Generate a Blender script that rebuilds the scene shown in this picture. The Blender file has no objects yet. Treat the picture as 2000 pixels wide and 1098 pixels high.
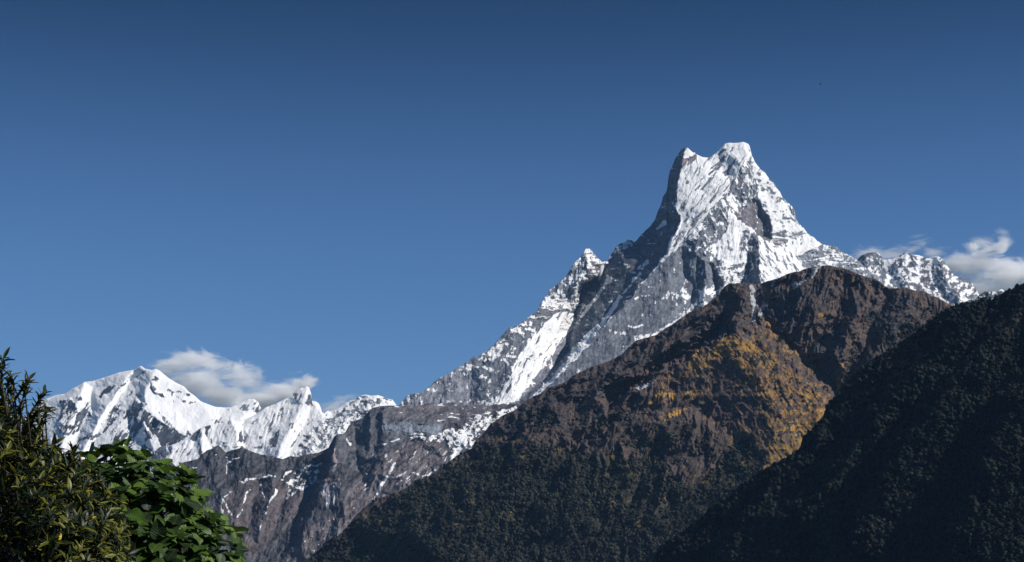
import bpy, math, random
import numpy as np
from mathutils import Vector, Matrix
from mathutils.geometry import delaunay_2d_cdt

# ------------------------------------------------------------------ camera, sky, sun, exposure
SC = bpy.context.scene
COL = SC.collection
FPX = 1000.0 / math.tan(math.radians(15.0))       # focal length in photo pixels (2000 px wide, 30 deg)
PITCH = math.radians(12.0)
CAM = np.array([0.0, 0.0, 1.6])
cd = bpy.data.cameras.new('camera')
cd.sensor_fit = 'HORIZONTAL'
cd.angle = math.radians(30.0)
cd.clip_start = 0.1
cd.clip_end = 120000.0
cam = bpy.data.objects.new('camera', cd)
COL.objects.link(cam)
cam.location = CAM
cam.rotation_euler = (math.pi / 2 + PITCH, 0, 0)
SC.camera = cam

SUN_AZ = math.radians(106.0)      # clockwise from the view direction (+Y): to the right, a little behind the camera
SUN_EL = math.radians(42.0)
sv = Vector((math.sin(SUN_AZ) * math.cos(SUN_EL), math.cos(SUN_AZ) * math.cos(SUN_EL), math.sin(SUN_EL)))
sd = bpy.data.lights.new('sun', 'SUN')
sd.energy = 5.0
sd.angle = math.radians(0.5)
sd.color = (1.0, 0.955, 0.89)
sun = bpy.data.objects.new('sun', sd)
COL.objects.link(sun)
sun.rotation_euler = (-sv).to_track_quat('-Z', 'Y').to_euler()

W = bpy.data.worlds.new('World')
SC.world = W
W.use_nodes = True
wn, wl = W.node_tree.nodes, W.node_tree.links
wn.clear()
sky = wn.new('ShaderNodeTexSky')
sky.sky_type = 'NISHITA'
sky.sun_disc = False
sky.sun_elevation = SUN_EL
sky.sun_rotation = SUN_AZ
sky.altitude = 3000.0
sky.air_density = 1.0
sky.dust_density = 0.1
sky.ozone_density = 3.0
tc = wn.new('ShaderNodeTexCoord')
sx = wn.new('ShaderNodeSeparateXYZ')
ramp = wn.new('ShaderNodeValToRGB')               # thin high air: the sky deepens with elevation
wl.new(tc.outputs['Generated'], sx.inputs[0])
wl.new(sx.outputs['Z'], ramp.inputs[0])
cr = ramp.color_ramp
cr.interpolation = 'B_SPLINE'
cr.elements[0].position = 0.0
cr.elements[0].color = (0.52, 0.72, 0.84, 1)
cr.elements[1].position = 0.6
cr.elements[1].color = (0.25, 0.42, 0.62, 1)
for p, c in ((0.12, (0.64, 0.80, 0.90, 1)), (0.20, (0.56, 0.77, 0.92, 1)), (0.265, (0.41, 0.61, 0.78, 1)), (0.32, (0.17, 0.34, 0.48, 1)), (0.37, (0.06, 0.16, 0.26, 1))):
    e = cr.elements.new(p)
    e.color = c
mul = wn.new('ShaderNodeMix')
mul.data_type = 'RGBA'
mul.blend_type = 'MULTIPLY'
mul.inputs['Factor'].default_value = 1.0
wl.new(sky.outputs[0], mul.inputs['A'])
wl.new(ramp.outputs[0], mul.inputs['B'])
bg = wn.new('ShaderNodeBackground')
bg.inputs['Strength'].default_value = 0.10
wl.new(mul.outputs['Result'], bg.inputs[0])
wo = wn.new('ShaderNodeOutputWorld')
wl.new(bg.outputs[0], wo.inputs[0])
SC.view_settings.view_transform = 'Standard'
SC.view_settings.look = 'None'
SC.view_settings.exposure = 0.0
SC.view_settings.gamma = 1.0
SC.cycles.max_bounces = 10
SC.cycles.volume_bounces = 8
SC.cycles.transparent_max_bounces = 16

STEP = 1.0            # terrain mesh pitch in photo pixels


# ------------------------------------------------------------------ numeric helpers
def ray(u, v):
    """world direction (y component 1) for photo pixel u, v"""
    a = (np.asarray(u, float) - 1000.0) / FPX
    b = (549.0 - np.asarray(v, float)) / FPX
    cp, sp = math.cos(PITCH), math.sin(PITCH)
    y = cp - b * sp
    z = sp + b * cp
    return a / y, z / y


def at(u, v, Y):
    x, z = ray(u, v)
    return Vector((float(x) * Y, Y, float(z) * Y + CAM[2]))


_P = {}


def perlin(x, y, seed=0):
    if seed not in _P:
        r = np.random.RandomState(seed + 11)
        p = r.permutation(256)
        g = r.rand(256) * 2 * math.pi
        _P[seed] = (np.concatenate([p, p]), np.cos(g).astype(np.float32), np.sin(g).astype(np.float32))
    p, gx, gy = _P[seed]
    xi = np.floor(x).astype(np.int64)
    yi = np.floor(y).astype(np.int64)
    xf = (x - xi).astype(np.float32)
    yf = (y - yi).astype(np.float32)
    xi &= 255
    yi &= 255
    fx = xf * xf * xf * (xf * (xf * 6 - 15) + 10)
    fy = yf * yf * yf * (yf * (yf * 6 - 15) + 10)

    def g(ix, iy, dx, dy):
        h = p[p[ix & 255] + (iy & 255)]
        return gx[h] * dx + gy[h] * dy
    a = g(xi, yi, xf, yf)
    b = g(xi + 1, yi, xf - 1, yf)
    c = g(xi, yi + 1, xf, yf - 1)
    d = g(xi + 1, yi + 1, xf - 1, yf - 1)
    return ((a + (b - a) * fx) * (1 - fy) + (c + (d - c) * fx) * fy) * 1.5


def fbm(x, y, wl_, octs=5, pers=0.5, seed=0, ridged=False):
    s = np.zeros_like(x, dtype=np.float32)
    a, t, w = 1.0, 0.0, wl_
    for o in range(octs):
        n = perlin(x / w + 17.3 * o, y / w - 9.1 * o, seed + o)
        if ridged:
            n = 1.0 - 2.0 * np.abs(n) * 1.3
        s += a * n
        t += a
        a *= pers
        w *= 0.5
    return s / t


def sm(a, b, x):
    t = np.clip((x - a) / (b - a), 0, 1)
    return t * t * (3 - 2 * t)


def P(s):
    return [tuple(float(q) for q in t.split(',')) for t in s.split()]


def seg_dist(u, v, pts, closed):
    d = np.full(u.shape, 1e9, np.float32)
    n = len(pts)
    for i in range(n if closed else n - 1):
        ax, ay = pts[i][0], pts[i][1]
        bx, by = pts[(i + 1) % n][0], pts[(i + 1) % n][1]
        dx, dy = bx - ax, by - ay
        L = dx * dx + dy * dy + 1e-9
        t = np.clip(((u - ax) * dx + (v - ay) * dy) / L, 0, 1)
        d = np.minimum(d, np.hypot(u - ax - t * dx, v - ay - t * dy))
    return d


def inside(u, v, pts):
    c = np.zeros(u.shape, bool)
    n = len(pts)
    for i in range(n):
        ax, ay = pts[i][0], pts[i][1]
        bx, by = pts[(i + 1) % n][0], pts[(i + 1) % n][1]
        if ay == by:
            continue
        cond = ((ay > v) != (by > v)) & (u < (bx - ax) * (v - ay) / (by - ay) + ax)
        c ^= cond
    return c


def weight(u, v, shape, feather):
    """shape: ('poly', pts) or ('line', pts, width)"""
    pts = shape[1]
    xs = [p[0] for p in pts]
    ys = [p[1] for p in pts]
    m = feather + (shape[2] if shape[0] == 'line' else 0) + 2
    box = (u > min(xs) - m) & (u < max(xs) + m) & (v > min(ys) - m) & (v < max(ys) + m)
    w = np.zeros(u.shape, np.float32)
    uu, vv = u[box], v[box]
    if not len(uu):
        return w
    if shape[0] == 'line':
        d = seg_dist(uu, vv, pts, False) - shape[2] * 0.5
        w[box] = 1 - sm(-feather * 0.5, feather * 0.5, d)
    else:
        d = seg_dist(uu, vv, pts, True)
        d = np.where(inside(uu, vv, pts), -d, d)
        w[box] = 1 - sm(-feather, feather, d)
    return w


def tin(lines, u0, u1, v0, v1, step=2.0, blur=2):
    """relief from traced crest and gully lines: constrained triangulation, sampled to a raster"""
    co, ed = [], []
    for ln in lines:
        k = len(co)
        for (a, b, r) in ln:
            co.append((a, b, r))
        ed += [(k + i, k + i + 1) for i in range(len(ln) - 1)]
    zs = {}
    for a, b, r in co:
        zs[(round(a, 1), round(b, 1))] = r
    res = delaunay_2d_cdt([Vector((a, b)) for a, b, r in co], ed, [], 0, 0.01)
    vs, faces, orig = res[0], res[2], res[3]
    arr = np.array([(p.x, p.y) for p in vs])
    src = np.array(co)
    rr = np.zeros(len(vs))
    for i in range(len(vs)):
        if orig[i]:
            rr[i] = co[orig[i][0]][2]
        else:
            dd = np.hypot(src[:, 0] - arr[i, 0], src[:, 1] - arr[i, 1])
            w = 1 / (dd[np.argsort(dd)[:3]] + 1)
            rr[i] = (src[np.argsort(dd)[:3], 2] * w).sum() / w.sum()
    gu = np.arange(u0, u1 + step, step)
    gv = np.arange(v0, v1 + step, step)
    R = np.full((len(gv), len(gu)), np.nan, np.float32)
    for f in faces:
        a, b, c = arr[f[0]], arr[f[1]], arr[f[2]]
        i0 = max(0, int((min(a[0], b[0], c[0]) - u0) / step) - 1)
        i1 = min(len(gu), int((max(a[0], b[0], c[0]) - u0) / step) + 2)
        j0 = max(0, int((min(a[1], b[1], c[1]) - v0) / step) - 1)
        j1 = min(len(gv), int((max(a[1], b[1], c[1]) - v0) / step) + 2)
        if i1 <= i0 or j1 <= j0:
            continue
        U, V = np.meshgrid(gu[i0:i1], gv[j0:j1])
        D = (b[0] - a[0]) * (c[1] - a[1]) - (c[0] - a[0]) * (b[1] - a[1])
        if abs(D) < 1e-6:
            continue
        l1 = ((U - a[0]) * (c[1] - a[1]) - (c[0] - a[0]) * (V - a[1])) / D
        l2 = ((b[0] - a[0]) * (V - a[1]) - (U - a[0]) * (b[1] - a[1])) / D
        m = (l1 >= -1e-3) & (l2 >= -1e-3) & (l1 + l2 <= 1.001)
        val = rr[f[0]] * (1 - l1 - l2) + rr[f[1]] * l1 + rr[f[2]] * l2
        R[j0:j1, i0:i1][m] = val[m]
    ok = ~np.isnan(R)                      # extend the outermost values above and below the traced hull
    for j in range(R.shape[1]):
        w = np.where(ok[:, j])[0]
        if len(w):
            R[:w[0], j] = R[w[0], j]
            R[w[-1]:, j] = R[w[-1], j]
    R = np.where(np.isnan(R), 0, R)
    for _ in range(blur):
        Q = np.pad(R, 1, mode='edge')
        R = (Q[1:-1, :-2] + Q[1:-1, 2:] + Q[:-2, 1:-1] + Q[2:, 1:-1] + 4 * Q[1:-1, 1:-1]) / 8
    return R, u0, v0, step


def sample(T, u, v):
    R, u0, v0, st = T
    x = np.clip((u - u0) / st, 0, R.shape[1] - 1.001)
    y = np.clip((v - v0) / st, 0, R.shape[0] - 1.001)
    i, j = x.astype(int), y.astype(int)
    a, b = x - i, y - j
    return (R[j, i] * (1 - a) + R[j, i + 1] * a) * (1 - b) + (R[j + 1, i] * (1 - a) + R[j + 1, i + 1] * a) * b


def mesh_obj(name, verts, quads, mat, parent=None, smooth=True, attrs=None):
    me = bpy.data.meshes.new(name)
    verts = np.ascontiguousarray(verts, np.float32)
    quads = np.ascontiguousarray(quads, np.int32)
    n = quads.shape[1]
    me.vertices.add(len(verts))
    me.vertices.foreach_set('co', verts.ravel())
    me.loops.add(quads.size)
    me.loops.foreach_set('vertex_index', quads.ravel())
    me.polygons.add(len(quads))
    me.polygons.foreach_set('loop_start', np.arange(0, quads.size, n, dtype=np.int32))
    me.polygons.foreach_set('use_smooth', np.full(len(quads), smooth, bool))
    me.update(calc_edges=True)
    for k, val in (attrs or {}).items():
        if val.ndim == 2:
            a = me.attributes.new(k, 'FLOAT_COLOR', 'POINT')
            c4 = np.ones((len(verts), 4), np.float32)
            c4[:, :3] = val
            a.data.foreach_set('color', c4.ravel())
        else:
            a = me.attributes.new(k, 'FLOAT', 'POINT')
            a.data.foreach_set('value', val.astype(np.float32))
    me.materials.append(mat)
    o = bpy.data.objects.new(name, me)
    COL.objects.link(o)
    if parent:
        o.parent = parent
    return o


def tag(o, label=None, cat=None, group=None, kind=None):
    if label:
        o['label'] = label
    if cat:
        o['category'] = cat
    if group:
        o['group'] = group
    if kind:
        o['kind'] = kind
    return o


# ------------------------------------------------------------------ materials
def terrain_mat(name, rough=0.85, grain=25.0, amt=0.25):
    """rock / snow / scrub: mineral colour per point, broken up by procedural grain"""
    m = bpy.data.materials.new(name)
    m.use_nodes = True
    n, l = m.node_tree.nodes, m.node_tree.links
    b = n['Principled BSDF']
    at_ = n.new('ShaderNodeAttribute')
    at_.attribute_name = 'albedo'
    tcn = n.new('ShaderNodeTexCoord')
    nz = n.new('ShaderNodeTexNoise')
    nz.inputs['Scale'].default_value = 1.0 / grain
    nz.inputs['Detail'].default_value = 3.0
    l.new(tcn.outputs['Object'], nz.inputs['Vector'])
    mr = n.new('ShaderNodeMapRange')
    mr.inputs['From Min'].default_value = 0.3
    mr.inputs['From Max'].default_value = 0.7
    mr.inputs['To Min'].default_value = 1.0 - amt
    mr.inputs['To Max'].default_value = 1.0 + amt
    l.new(nz.outputs['Fac'], mr.inputs['Value'])
    sn = n.new('ShaderNodeAttribute')
    sn.attribute_name = 'snow'
    mix = n.new('ShaderNodeMix')                       # snow stays even, rock gets the grain
    mix.data_type = 'FLOAT'
    l.new(sn.outputs['Fac'], mix.inputs['Factor'])
    l.new(mr.outputs[0], mix.inputs['A'])
    mix.inputs['B'].default_value = 1.0
    vm = n.new('ShaderNodeVectorMath')
    vm.operation = 'SCALE'
    l.new(at_.outputs['Color'], vm.inputs[0])
    l.new(mix.outputs[0], vm.inputs['Scale'])
    l.new(vm.outputs[0], b.inputs['Base Color'])
    b.inputs['Roughness'].default_value = rough
    b.inputs['Specular IOR Level'].default_value = 0.15
    return m


def simple_mat(name, col, rough=0.8, scale=8.0):
    m = bpy.data.materials.new(name)
    m.use_nodes = True
    n, l = m.node_tree.nodes, m.node_tree.links
    b = n['Principled BSDF']
    nz = n.new('ShaderNodeTexNoise')
    nz.inputs['Scale'].default_value = scale
    nz.inputs['Detail'].default_value = 6.0
    r = n.new('ShaderNodeValToRGB')
    r.color_ramp.elements[0].color = (col[0] * .6, col[1] * .6, col[2] * .6, 1)
    r.color_ramp.elements[1].color = (col[0] * 1.3, col[1] * 1.3, col[2] * 1.3, 1)
    l.new(nz.outputs['Fac'], r.inputs[0])
    l.new(r.outputs[0], b.inputs['Base Color'])
    b.inputs['Roughness'].default_value = rough
    return m


# ------------------------------------------------------------------ terrain builder
NB = 8


def layer(name, label, Y0, sil, vbot, lines, regions, dflt, colour, k=0.75, amp=14.0, wl0=70.0, pers=0.5,
          seed=0, ragged=1.2, warp=5.0, crest=4.0, step=None, ledge=0.25, cat=None, hz=None, kfun=None, grain=30.0, back=260.0, twarp=0.0, tscale=1.0, gul=0.0):
    step = step or STEP
    sil = np.array(sil)
    u = np.arange(sil[0, 0], sil[-1, 0] + 0.01, step)
    vt = np.interp(u, sil[:, 0], sil[:, 1])
    vt = vt + ragged * fbm(u, u * 0, 9.0, 4, 0.6, seed + 50)
    vb = np.interp(u, [p[0] for p in vbot], [p[1] for p in vbot]) if isinstance(vbot, list) else np.full(u.shape, float(vbot))
    nr = int(np.max(vb - vt) / step) + 2
    t = np.linspace(0, 1, nr)[:, None]
    V = vt[None, :] + (np.maximum(vb - vt, 6.0))[None, :] * t
    U = np.repeat(u[None, :], nr, 0)
    T = tin(lines, u[0], u[-1], sil[:, 1].min() - 6, float(np.max(vb)) + 6)
    wu = U + warp * fbm(U, V, 22, 4, 0.6, seed + 1)
    wv = V + warp * fbm(U, V, 22, 4, 0.6, seed + 7)
    F = {q: np.full(U.shape, float(x), np.float32) for q, x in dict(gs=1.0, **dflt).items()}
    for reg in regions:
        shp, fe, kv = reg
        w = weight(wu, wv, shp, fe)
        for q, x in kv.items():
            F[q] = F[q] * (1 - w) + x * w
    F.setdefault('gs', np.ones(U.shape, np.float32))
    # streak noise in eight directions, blended by the local fall line
    ang = F['ang'] % 180.0
    fb = ang / (180.0 / NB)
    i0 = np.floor(fb).astype(int) % NB
    fr = fb - np.floor(fb)
    st = np.zeros(U.shape, np.float32)
    st2 = np.zeros(U.shape, np.float32)
    st3 = np.zeros(U.shape, np.float32)
    for b in range(NB):
        a = math.radians(b * 180.0 / NB)
        wb = np.where(i0 == b, 1 - fr, 0) + np.where((i0 + 1) % NB == b, fr, 0)
        mk = wb > 0
        if not mk.any():
            continue
        uu, vv = U[mk], V[mk]
        al = uu * math.cos(a) - vv * math.sin(a)
        ac = uu * math.sin(a) + vv * math.cos(a)
        ac = ac + 2.5 * perlin(al / 26, ac / 26, seed + 3)
        st[mk] += wb[mk] * fbm(al / 6.0, ac, 6.5, 4, 0.58, seed + 20 + b)
        if gul > 0:
            a3 = ac + 16 * perlin(al / 90, ac / 70, seed + 5) + 7 * perlin(al / 30, ac / 24, seed + 6)
            st3[mk] += wb[mk] * fbm(al / 3.2, a3, 34.0, 5, 0.55, seed + 40, ridged=True)
        st2[mk] += wb[mk] * fbm(al / 10.0, ac, 4.6, 2, 0.6, seed + 30 + b)
    iso = fbm(U, V, 12.0, 5, 0.67, seed + 2)
    rg = fbm(U + 0.35 * V, V, wl0, 6, pers, seed + 4, ridged=True)
    rel = -amp * F['rough'] * rg - F['flute'] * (st * 2.2 + st2 * 0.8)
    rel = rel - gul * F['gs'] * F['rough'] * st3
    # ledges hold snow
    dn = np.zeros(U.shape, np.float32)
    dv = np.gradient(V, axis=0)
    dn[:] = -np.gradient(rel, axis=0) / np.maximum(dv, 0.3)
    dn = np.clip(dn / (np.std(dn) + 1e-6), -2.5, 2.5)
    nz = (st * F['st'] + iso * (1 - F['st']))
    nz = nz / (np.std(nz) + 1e-6) * 0.25
    cq = np.clip(F['cov'], 0.0005, 0.9995)
    zq = 4.91 * (cq ** 0.14 - (1 - cq) ** 0.14)          # share of ground under snow -> threshold
    zq = np.where(F['cov'] < 0.015, -9, np.where(F['cov'] > 0.985, 9, zq))
    sig = zq * 0.25 + nz + ledge * 0.18 * dn
    snow = sm(-0.05, 0.05, sig)
    e = (V - vt[None, :])
    base = -(V - sil[:, 1].min()) * k if kfun is None else kfun(U, V)
    tw = twarp * fbm(U, V, 60, 5, .6, seed + 70), twarp * fbm(U, V, 60, 5, .6, seed + 77)
    D = base + tscale * sample(T, wu + tw[0], wv + tw[1]) + rel
    D = D + crest * np.exp(-e / (crest * 0.8)) * 1.2
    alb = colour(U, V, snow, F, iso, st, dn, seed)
    # rows that fall away behind the crest, and rows that run down under the ground
    nb = 8
    bk = [(vt - 0.0 + s * 0.85, D[0] + s) for s in (np.linspace(0.12, 1, nb) ** 1.6) * back]
    Vb = np.stack([q[0] for q in bk[::-1]])
    Db = np.stack([q[1] for q in bk[::-1]])
    Ub = np.repeat(u[None, :], nb, 0)
    Uf, Vf, Df = np.vstack([Ub, U]), np.vstack([Vb, V]), np.vstack([Db, D])
    Yd = Y0 * (1 + Df / FPX)
    x, z = ray(Uf, Vf)
    X, Z = x * Yd, z * Yd + CAM[2]
    # skirt
    nsk = 3
    sk = [(X[-1], Yd[-1] - 60.0 * s, Z[-1] * (1 - s / nsk) - 60 * s / nsk) for s in range(1, nsk + 1)]
    X = np.vstack([X] + [q[0] for q in sk])
    Yd = np.vstack([Yd] + [q[1] for q in sk])
    Z = np.vstack([Z] + [q[2] for q in sk])
    A = np.concatenate([np.repeat(alb[:1], nb, 0), alb, np.repeat(alb[-1:], nsk, 0)], 0)
    S = np.concatenate([np.repeat(snow[:1], nb, 0), snow, np.repeat(snow[-1:], nsk, 0)], 0)
    R, C = X.shape
    idx = np.arange(R * C).reshape(R, C)
    q = np.stack([idx[:-1, :-1], idx[1:, :-1], idx[1:, 1:], idx[:-1, 1:]], -1).reshape(-1, 4)
    vv = np.stack([X, Yd, Z], -1).reshape(-1, 3)
    org = at((sil[0, 0] + sil[-1, 0]) / 2, float(np.max(vb)), Y0)
    org = np.array([org.x, org.y, 0.0])
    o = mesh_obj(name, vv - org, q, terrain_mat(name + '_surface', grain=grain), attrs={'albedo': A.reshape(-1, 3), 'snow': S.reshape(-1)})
    o.location = org
    tag(o, label, cat, kind='structure')
    return dict(o=o, U=U, V=V, D=D, Y0=Y0, F=F, u=u, vt=vt)


def poly(s, fe=2.0, **kv):
    return (('poly', P(s)), fe, kv)


def line(s, w, fe=1.5, **kv):
    return (('line', P(s), w), fe, kv)


def mixc(a, b, w):
    return a * (1 - w[..., None]) + b * w[..., None]


def rgb(*c):
    return np.array(c, np.float32)


def col_alpine(U, V, snow, F, iso, st, dn, seed):
    n = fbm(U, V, 6.0, 3, 0.7, seed + 9)
    q = 14 * fbm(U, V, 40, 4, 0.6, seed + 15)
    n2 = fbm(U * 1.7 + q, V * 0.7 + q * .4, 16, 5, 0.68, seed + 13)          # water streaks down the walls
    n3 = fbm(U * 0.5 - q * .3, V * 1.6 + q, 20, 5, 0.68, seed + 14)            # bedding
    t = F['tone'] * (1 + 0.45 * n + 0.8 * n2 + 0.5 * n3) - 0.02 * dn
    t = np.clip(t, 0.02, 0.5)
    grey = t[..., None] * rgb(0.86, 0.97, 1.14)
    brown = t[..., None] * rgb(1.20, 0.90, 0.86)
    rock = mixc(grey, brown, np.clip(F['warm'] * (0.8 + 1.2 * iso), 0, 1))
    dust = sm(0.1, 0.9, n + 0.4 * iso) * F['dust']
    rock = mixc(rock, rgb(0.62, 0.64, 0.67), dust)
    return mixc(rock, rgb(0.80, 0.80, 0.80) * (1 + .05 * n2[..., None]), snow)


# ================================================================== the twin-summit peak
SIL_C = P("""776,803 782,787 789.6,780 795.6,772 803,770 816,768 828,763 836.5,758.6 847,746.6 859,738 872.6,732 883,726
892,719 905,712 916,704 925.5,696 933,698 941,690.7 953,684 964,674.4 972,664.6 984,651 996,638.8 1008,637 1014,634.5
1023.7,625 1034.5,617.7 1049,608.7 1052,602 1056,592.5 1062,583 1069.4,574.4 1074,565 1082.6,560.6 1086,556 1095.6,550
1104,540.6 1110,533 1115,523.7 1119.7,515 1128,507.5 1131.7,504.5 1137.7,497 1143.7,486 1152,486 1157,491 1163,498.5
1169,505.7 1176,511.7 1186,511 1191.8,501 1196.6,490 1203.8,481.6 1212,475.6 1220.7,473 1226,468 1235,470 1237.5,473.8
1243.5,469.6 1250,461 1260,451 1270,442 1279,430 1281.6,422 1285,412 1291,400 1295,384 1302,373 1304,360 1305,350
1308,335 1314,322 1319,310 1325,300 1330,293 1334,289 1343,289 1348,293.6 1353,297.6 1357,298 1360,301.6 1366,304
1371,306.6 1378,307.6 1387,307.6 1393,303 1399,298 1405,293 1410,286 1416,281 1422,279 1432,279.5 1442,279 1450,277
1458,279.5 1462,282 1464.5,287 1466,294 1469,305 1474,316 1480,324 1487,332 1494,337 1498,344 1504,351 1513,359
1519,369 1522,373 1528,385 1537,394 1545,401 1551,409 1553.5,417 1556,430 1562,439 1570,445 1573,450 1577,456 1585,461
1591,465 1596,471 1605,474.5 1613,479 1625,480 1634,482 1642,490 1655,497 1663,501 1672,506.6 1700,530 1750,565""")
BOT_C = P("776,860 1000,850 1150,790 1300,720 1400,640 1500,600 1750,610")


def ks_c(U, V):
    # walls steeper near the summits, fanning out below
    h = V - 277.0
    return -(h * 0.47 + h * h * 0.0004)


LN_C = [
    # main arete: left summit -> lit/shade edge -> long snow crest running down left
    [(1338, 289, 10), (1331, 318, -12), (1327, 345, -22), (1321, 380, -34), (1318, 410, -44), (1329, 432, -50), (1318, 460, -72),
     (1304, 496, -95), (1284, 521, -106), (1266, 542, -114), (1246, 560, -122), (1232, 579, -128), (1214, 601, -132), (1200, 614, -134), (1186, 627, -136), (1166, 651, -137), (1146, 673, -138), (1120, 702, -140),
     (1084, 742, -138), (1022, 796, -130)],
    # crest of the snow face down from the right summit
    [(1452, 278, 0), (1462, 296, -8), (1450, 326, -22), (1440, 345, -26), (1428, 365, -36), (1402, 392, -54), (1372, 428, -74), (1350, 455, -88), (1304, 496, -95)],
    # hollow of the snow face
    [(1380, 308, 4), (1372, 345, -26), (1355, 390, -48), (1340, 425, -54)],
    # rib and furrow inside the face, under the painted shadow stripes
    [(1412, 287, 6), (1424, 300, -6), (1428, 322, -4), (1418, 338, 0)],
    [(1406, 300, 12), (1408, 318, 4), (1398, 340, -14), (1380, 360, -30)],
    # left skyline, far side of the shaded wall
    [(1330, 293, 40), (1319, 310, 70), (1308, 335, 85), (1304, 360, 95), (1294, 386, 100), (1285, 412, 105), (1280, 430, 105), (1260, 451, 100), (1243, 470, 92),
     (1226, 468, 70), (1204, 482, 74), (1187, 512, 80)],
    # crease at the foot of the shaded wall (snow couloir)
    [(1300, 425, 26), (1285, 470, 14), (1265, 509, 10), (1236, 544, 10), (1222, 563, 4), (1204, 588, -6), (1185, 617, -40), (1158, 645, -80), (1128, 673, -108), (1114, 689, -120), (1084, 735, -132)],
    # second couloir
    [(1215, 505, 45), (1194, 545, 50), (1162, 592, 54), (1132, 622, 70)],
    # gully between shaded wall and lit left flank
    [(1187, 512, 90), (1170, 540, 116), (1138, 558, 136), (1129, 598, 146), (1119, 640, 126), (1110, 690, 50), (1076, 728, -50), (1012, 786, -110)],
    # spire and left skyline
    [(1148, 486, 0), (1146, 520, -18), (1128, 552, -10), (1110, 600, 30), (1085, 655, 6), (1050, 700, -50), (1000, 760, -120), (960, 800, -125)],
    [(1148, 486, 0), (1110, 533, 5), (1070, 574, -10), (1050, 607, -22), (1010, 636, -40), (972, 665, -50), (926, 697, -60), (860, 738, -70), (790, 780, -80), (776, 803, -85)],
    [(1176, 512, 40), (1160, 545, 30)],
    # left flank facets
    [(996, 640, -46), (1000, 690, -62), (975, 735, -80), (960, 770, -100)],
    [(940, 692, -58), (938, 740, -76), (932, 800, -100)],
    [(920, 740, -60), (915, 800, -90)],
    # right skyline
    [(1452, 278, 0), (1474, 316, 6), (1504, 351, 12), (1530, 388, 16), (1553, 417, 14), (1570, 445, 12), (1600, 473, 10), (1672, 507, 30), (1750, 565, 60)],
    # bowl under the summit, with its right rim
    [(1470, 350, -6), (1484, 390, -10), (1496, 415, -18), (1507, 445, -26), (1508, 470, -30)],
    [(1478, 400, 0), (1488, 425, 4), (1496, 450, 0), (1490, 462, -8)],
    [(1432, 385, -30), (1450, 410, -22), (1440, 425, -34)],
    # snow rib left of the bowl, down to the two pyramids
    [(1424, 412, -60), (1452, 436, -62), (1470, 455, -66), (1480, 470, -80), (1483, 500, -100), (1484, 540, -112), (1486, 600, -120)],
    [(1470, 500, -62), (1458, 545, -62), (1452, 600, -80)],
    [(1510, 478, -40), (1530, 520, -58), (1550, 560, -70)],
    [(1560, 500, -20), (1575, 540, -30), (1590, 590, -40)],
    [(1455, 455, -64), (1462, 490, -84), (1450, 520, -88)],
    # rock pillars of the lower wall
    [(1418, 452, -80), (1400, 480, -92), (1396, 515, -100), (1412, 560, -108), (1420, 620, -110)],
    [(1394, 520, -84), (1402, 560, -86), (1400, 600, -90)],
    [(1378, 512, -118), (1377, 560, -126), (1370, 612, -130)],
    [(1366, 516, -92), (1358, 560, -92), (1348, 605, -100)],
    [(1362, 470, -104), (1360, 498, -112), (1356, 530, -110)],
    [(1332, 486, -86), (1334, 530, -90), (1336, 580, -108)],
    [(1320, 500, -112), (1300, 560, -124), (1290, 640, -130)],
    [(1250, 600, -124), (1230, 650, -134), (1200, 700, -138)],
    [(776, 862, -110), (1000, 852, -140), (1150, 792, -140), (1300, 722, -140), (1400, 642, -130), (1500, 602, -100), (1750, 612, 40)],
]
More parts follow.
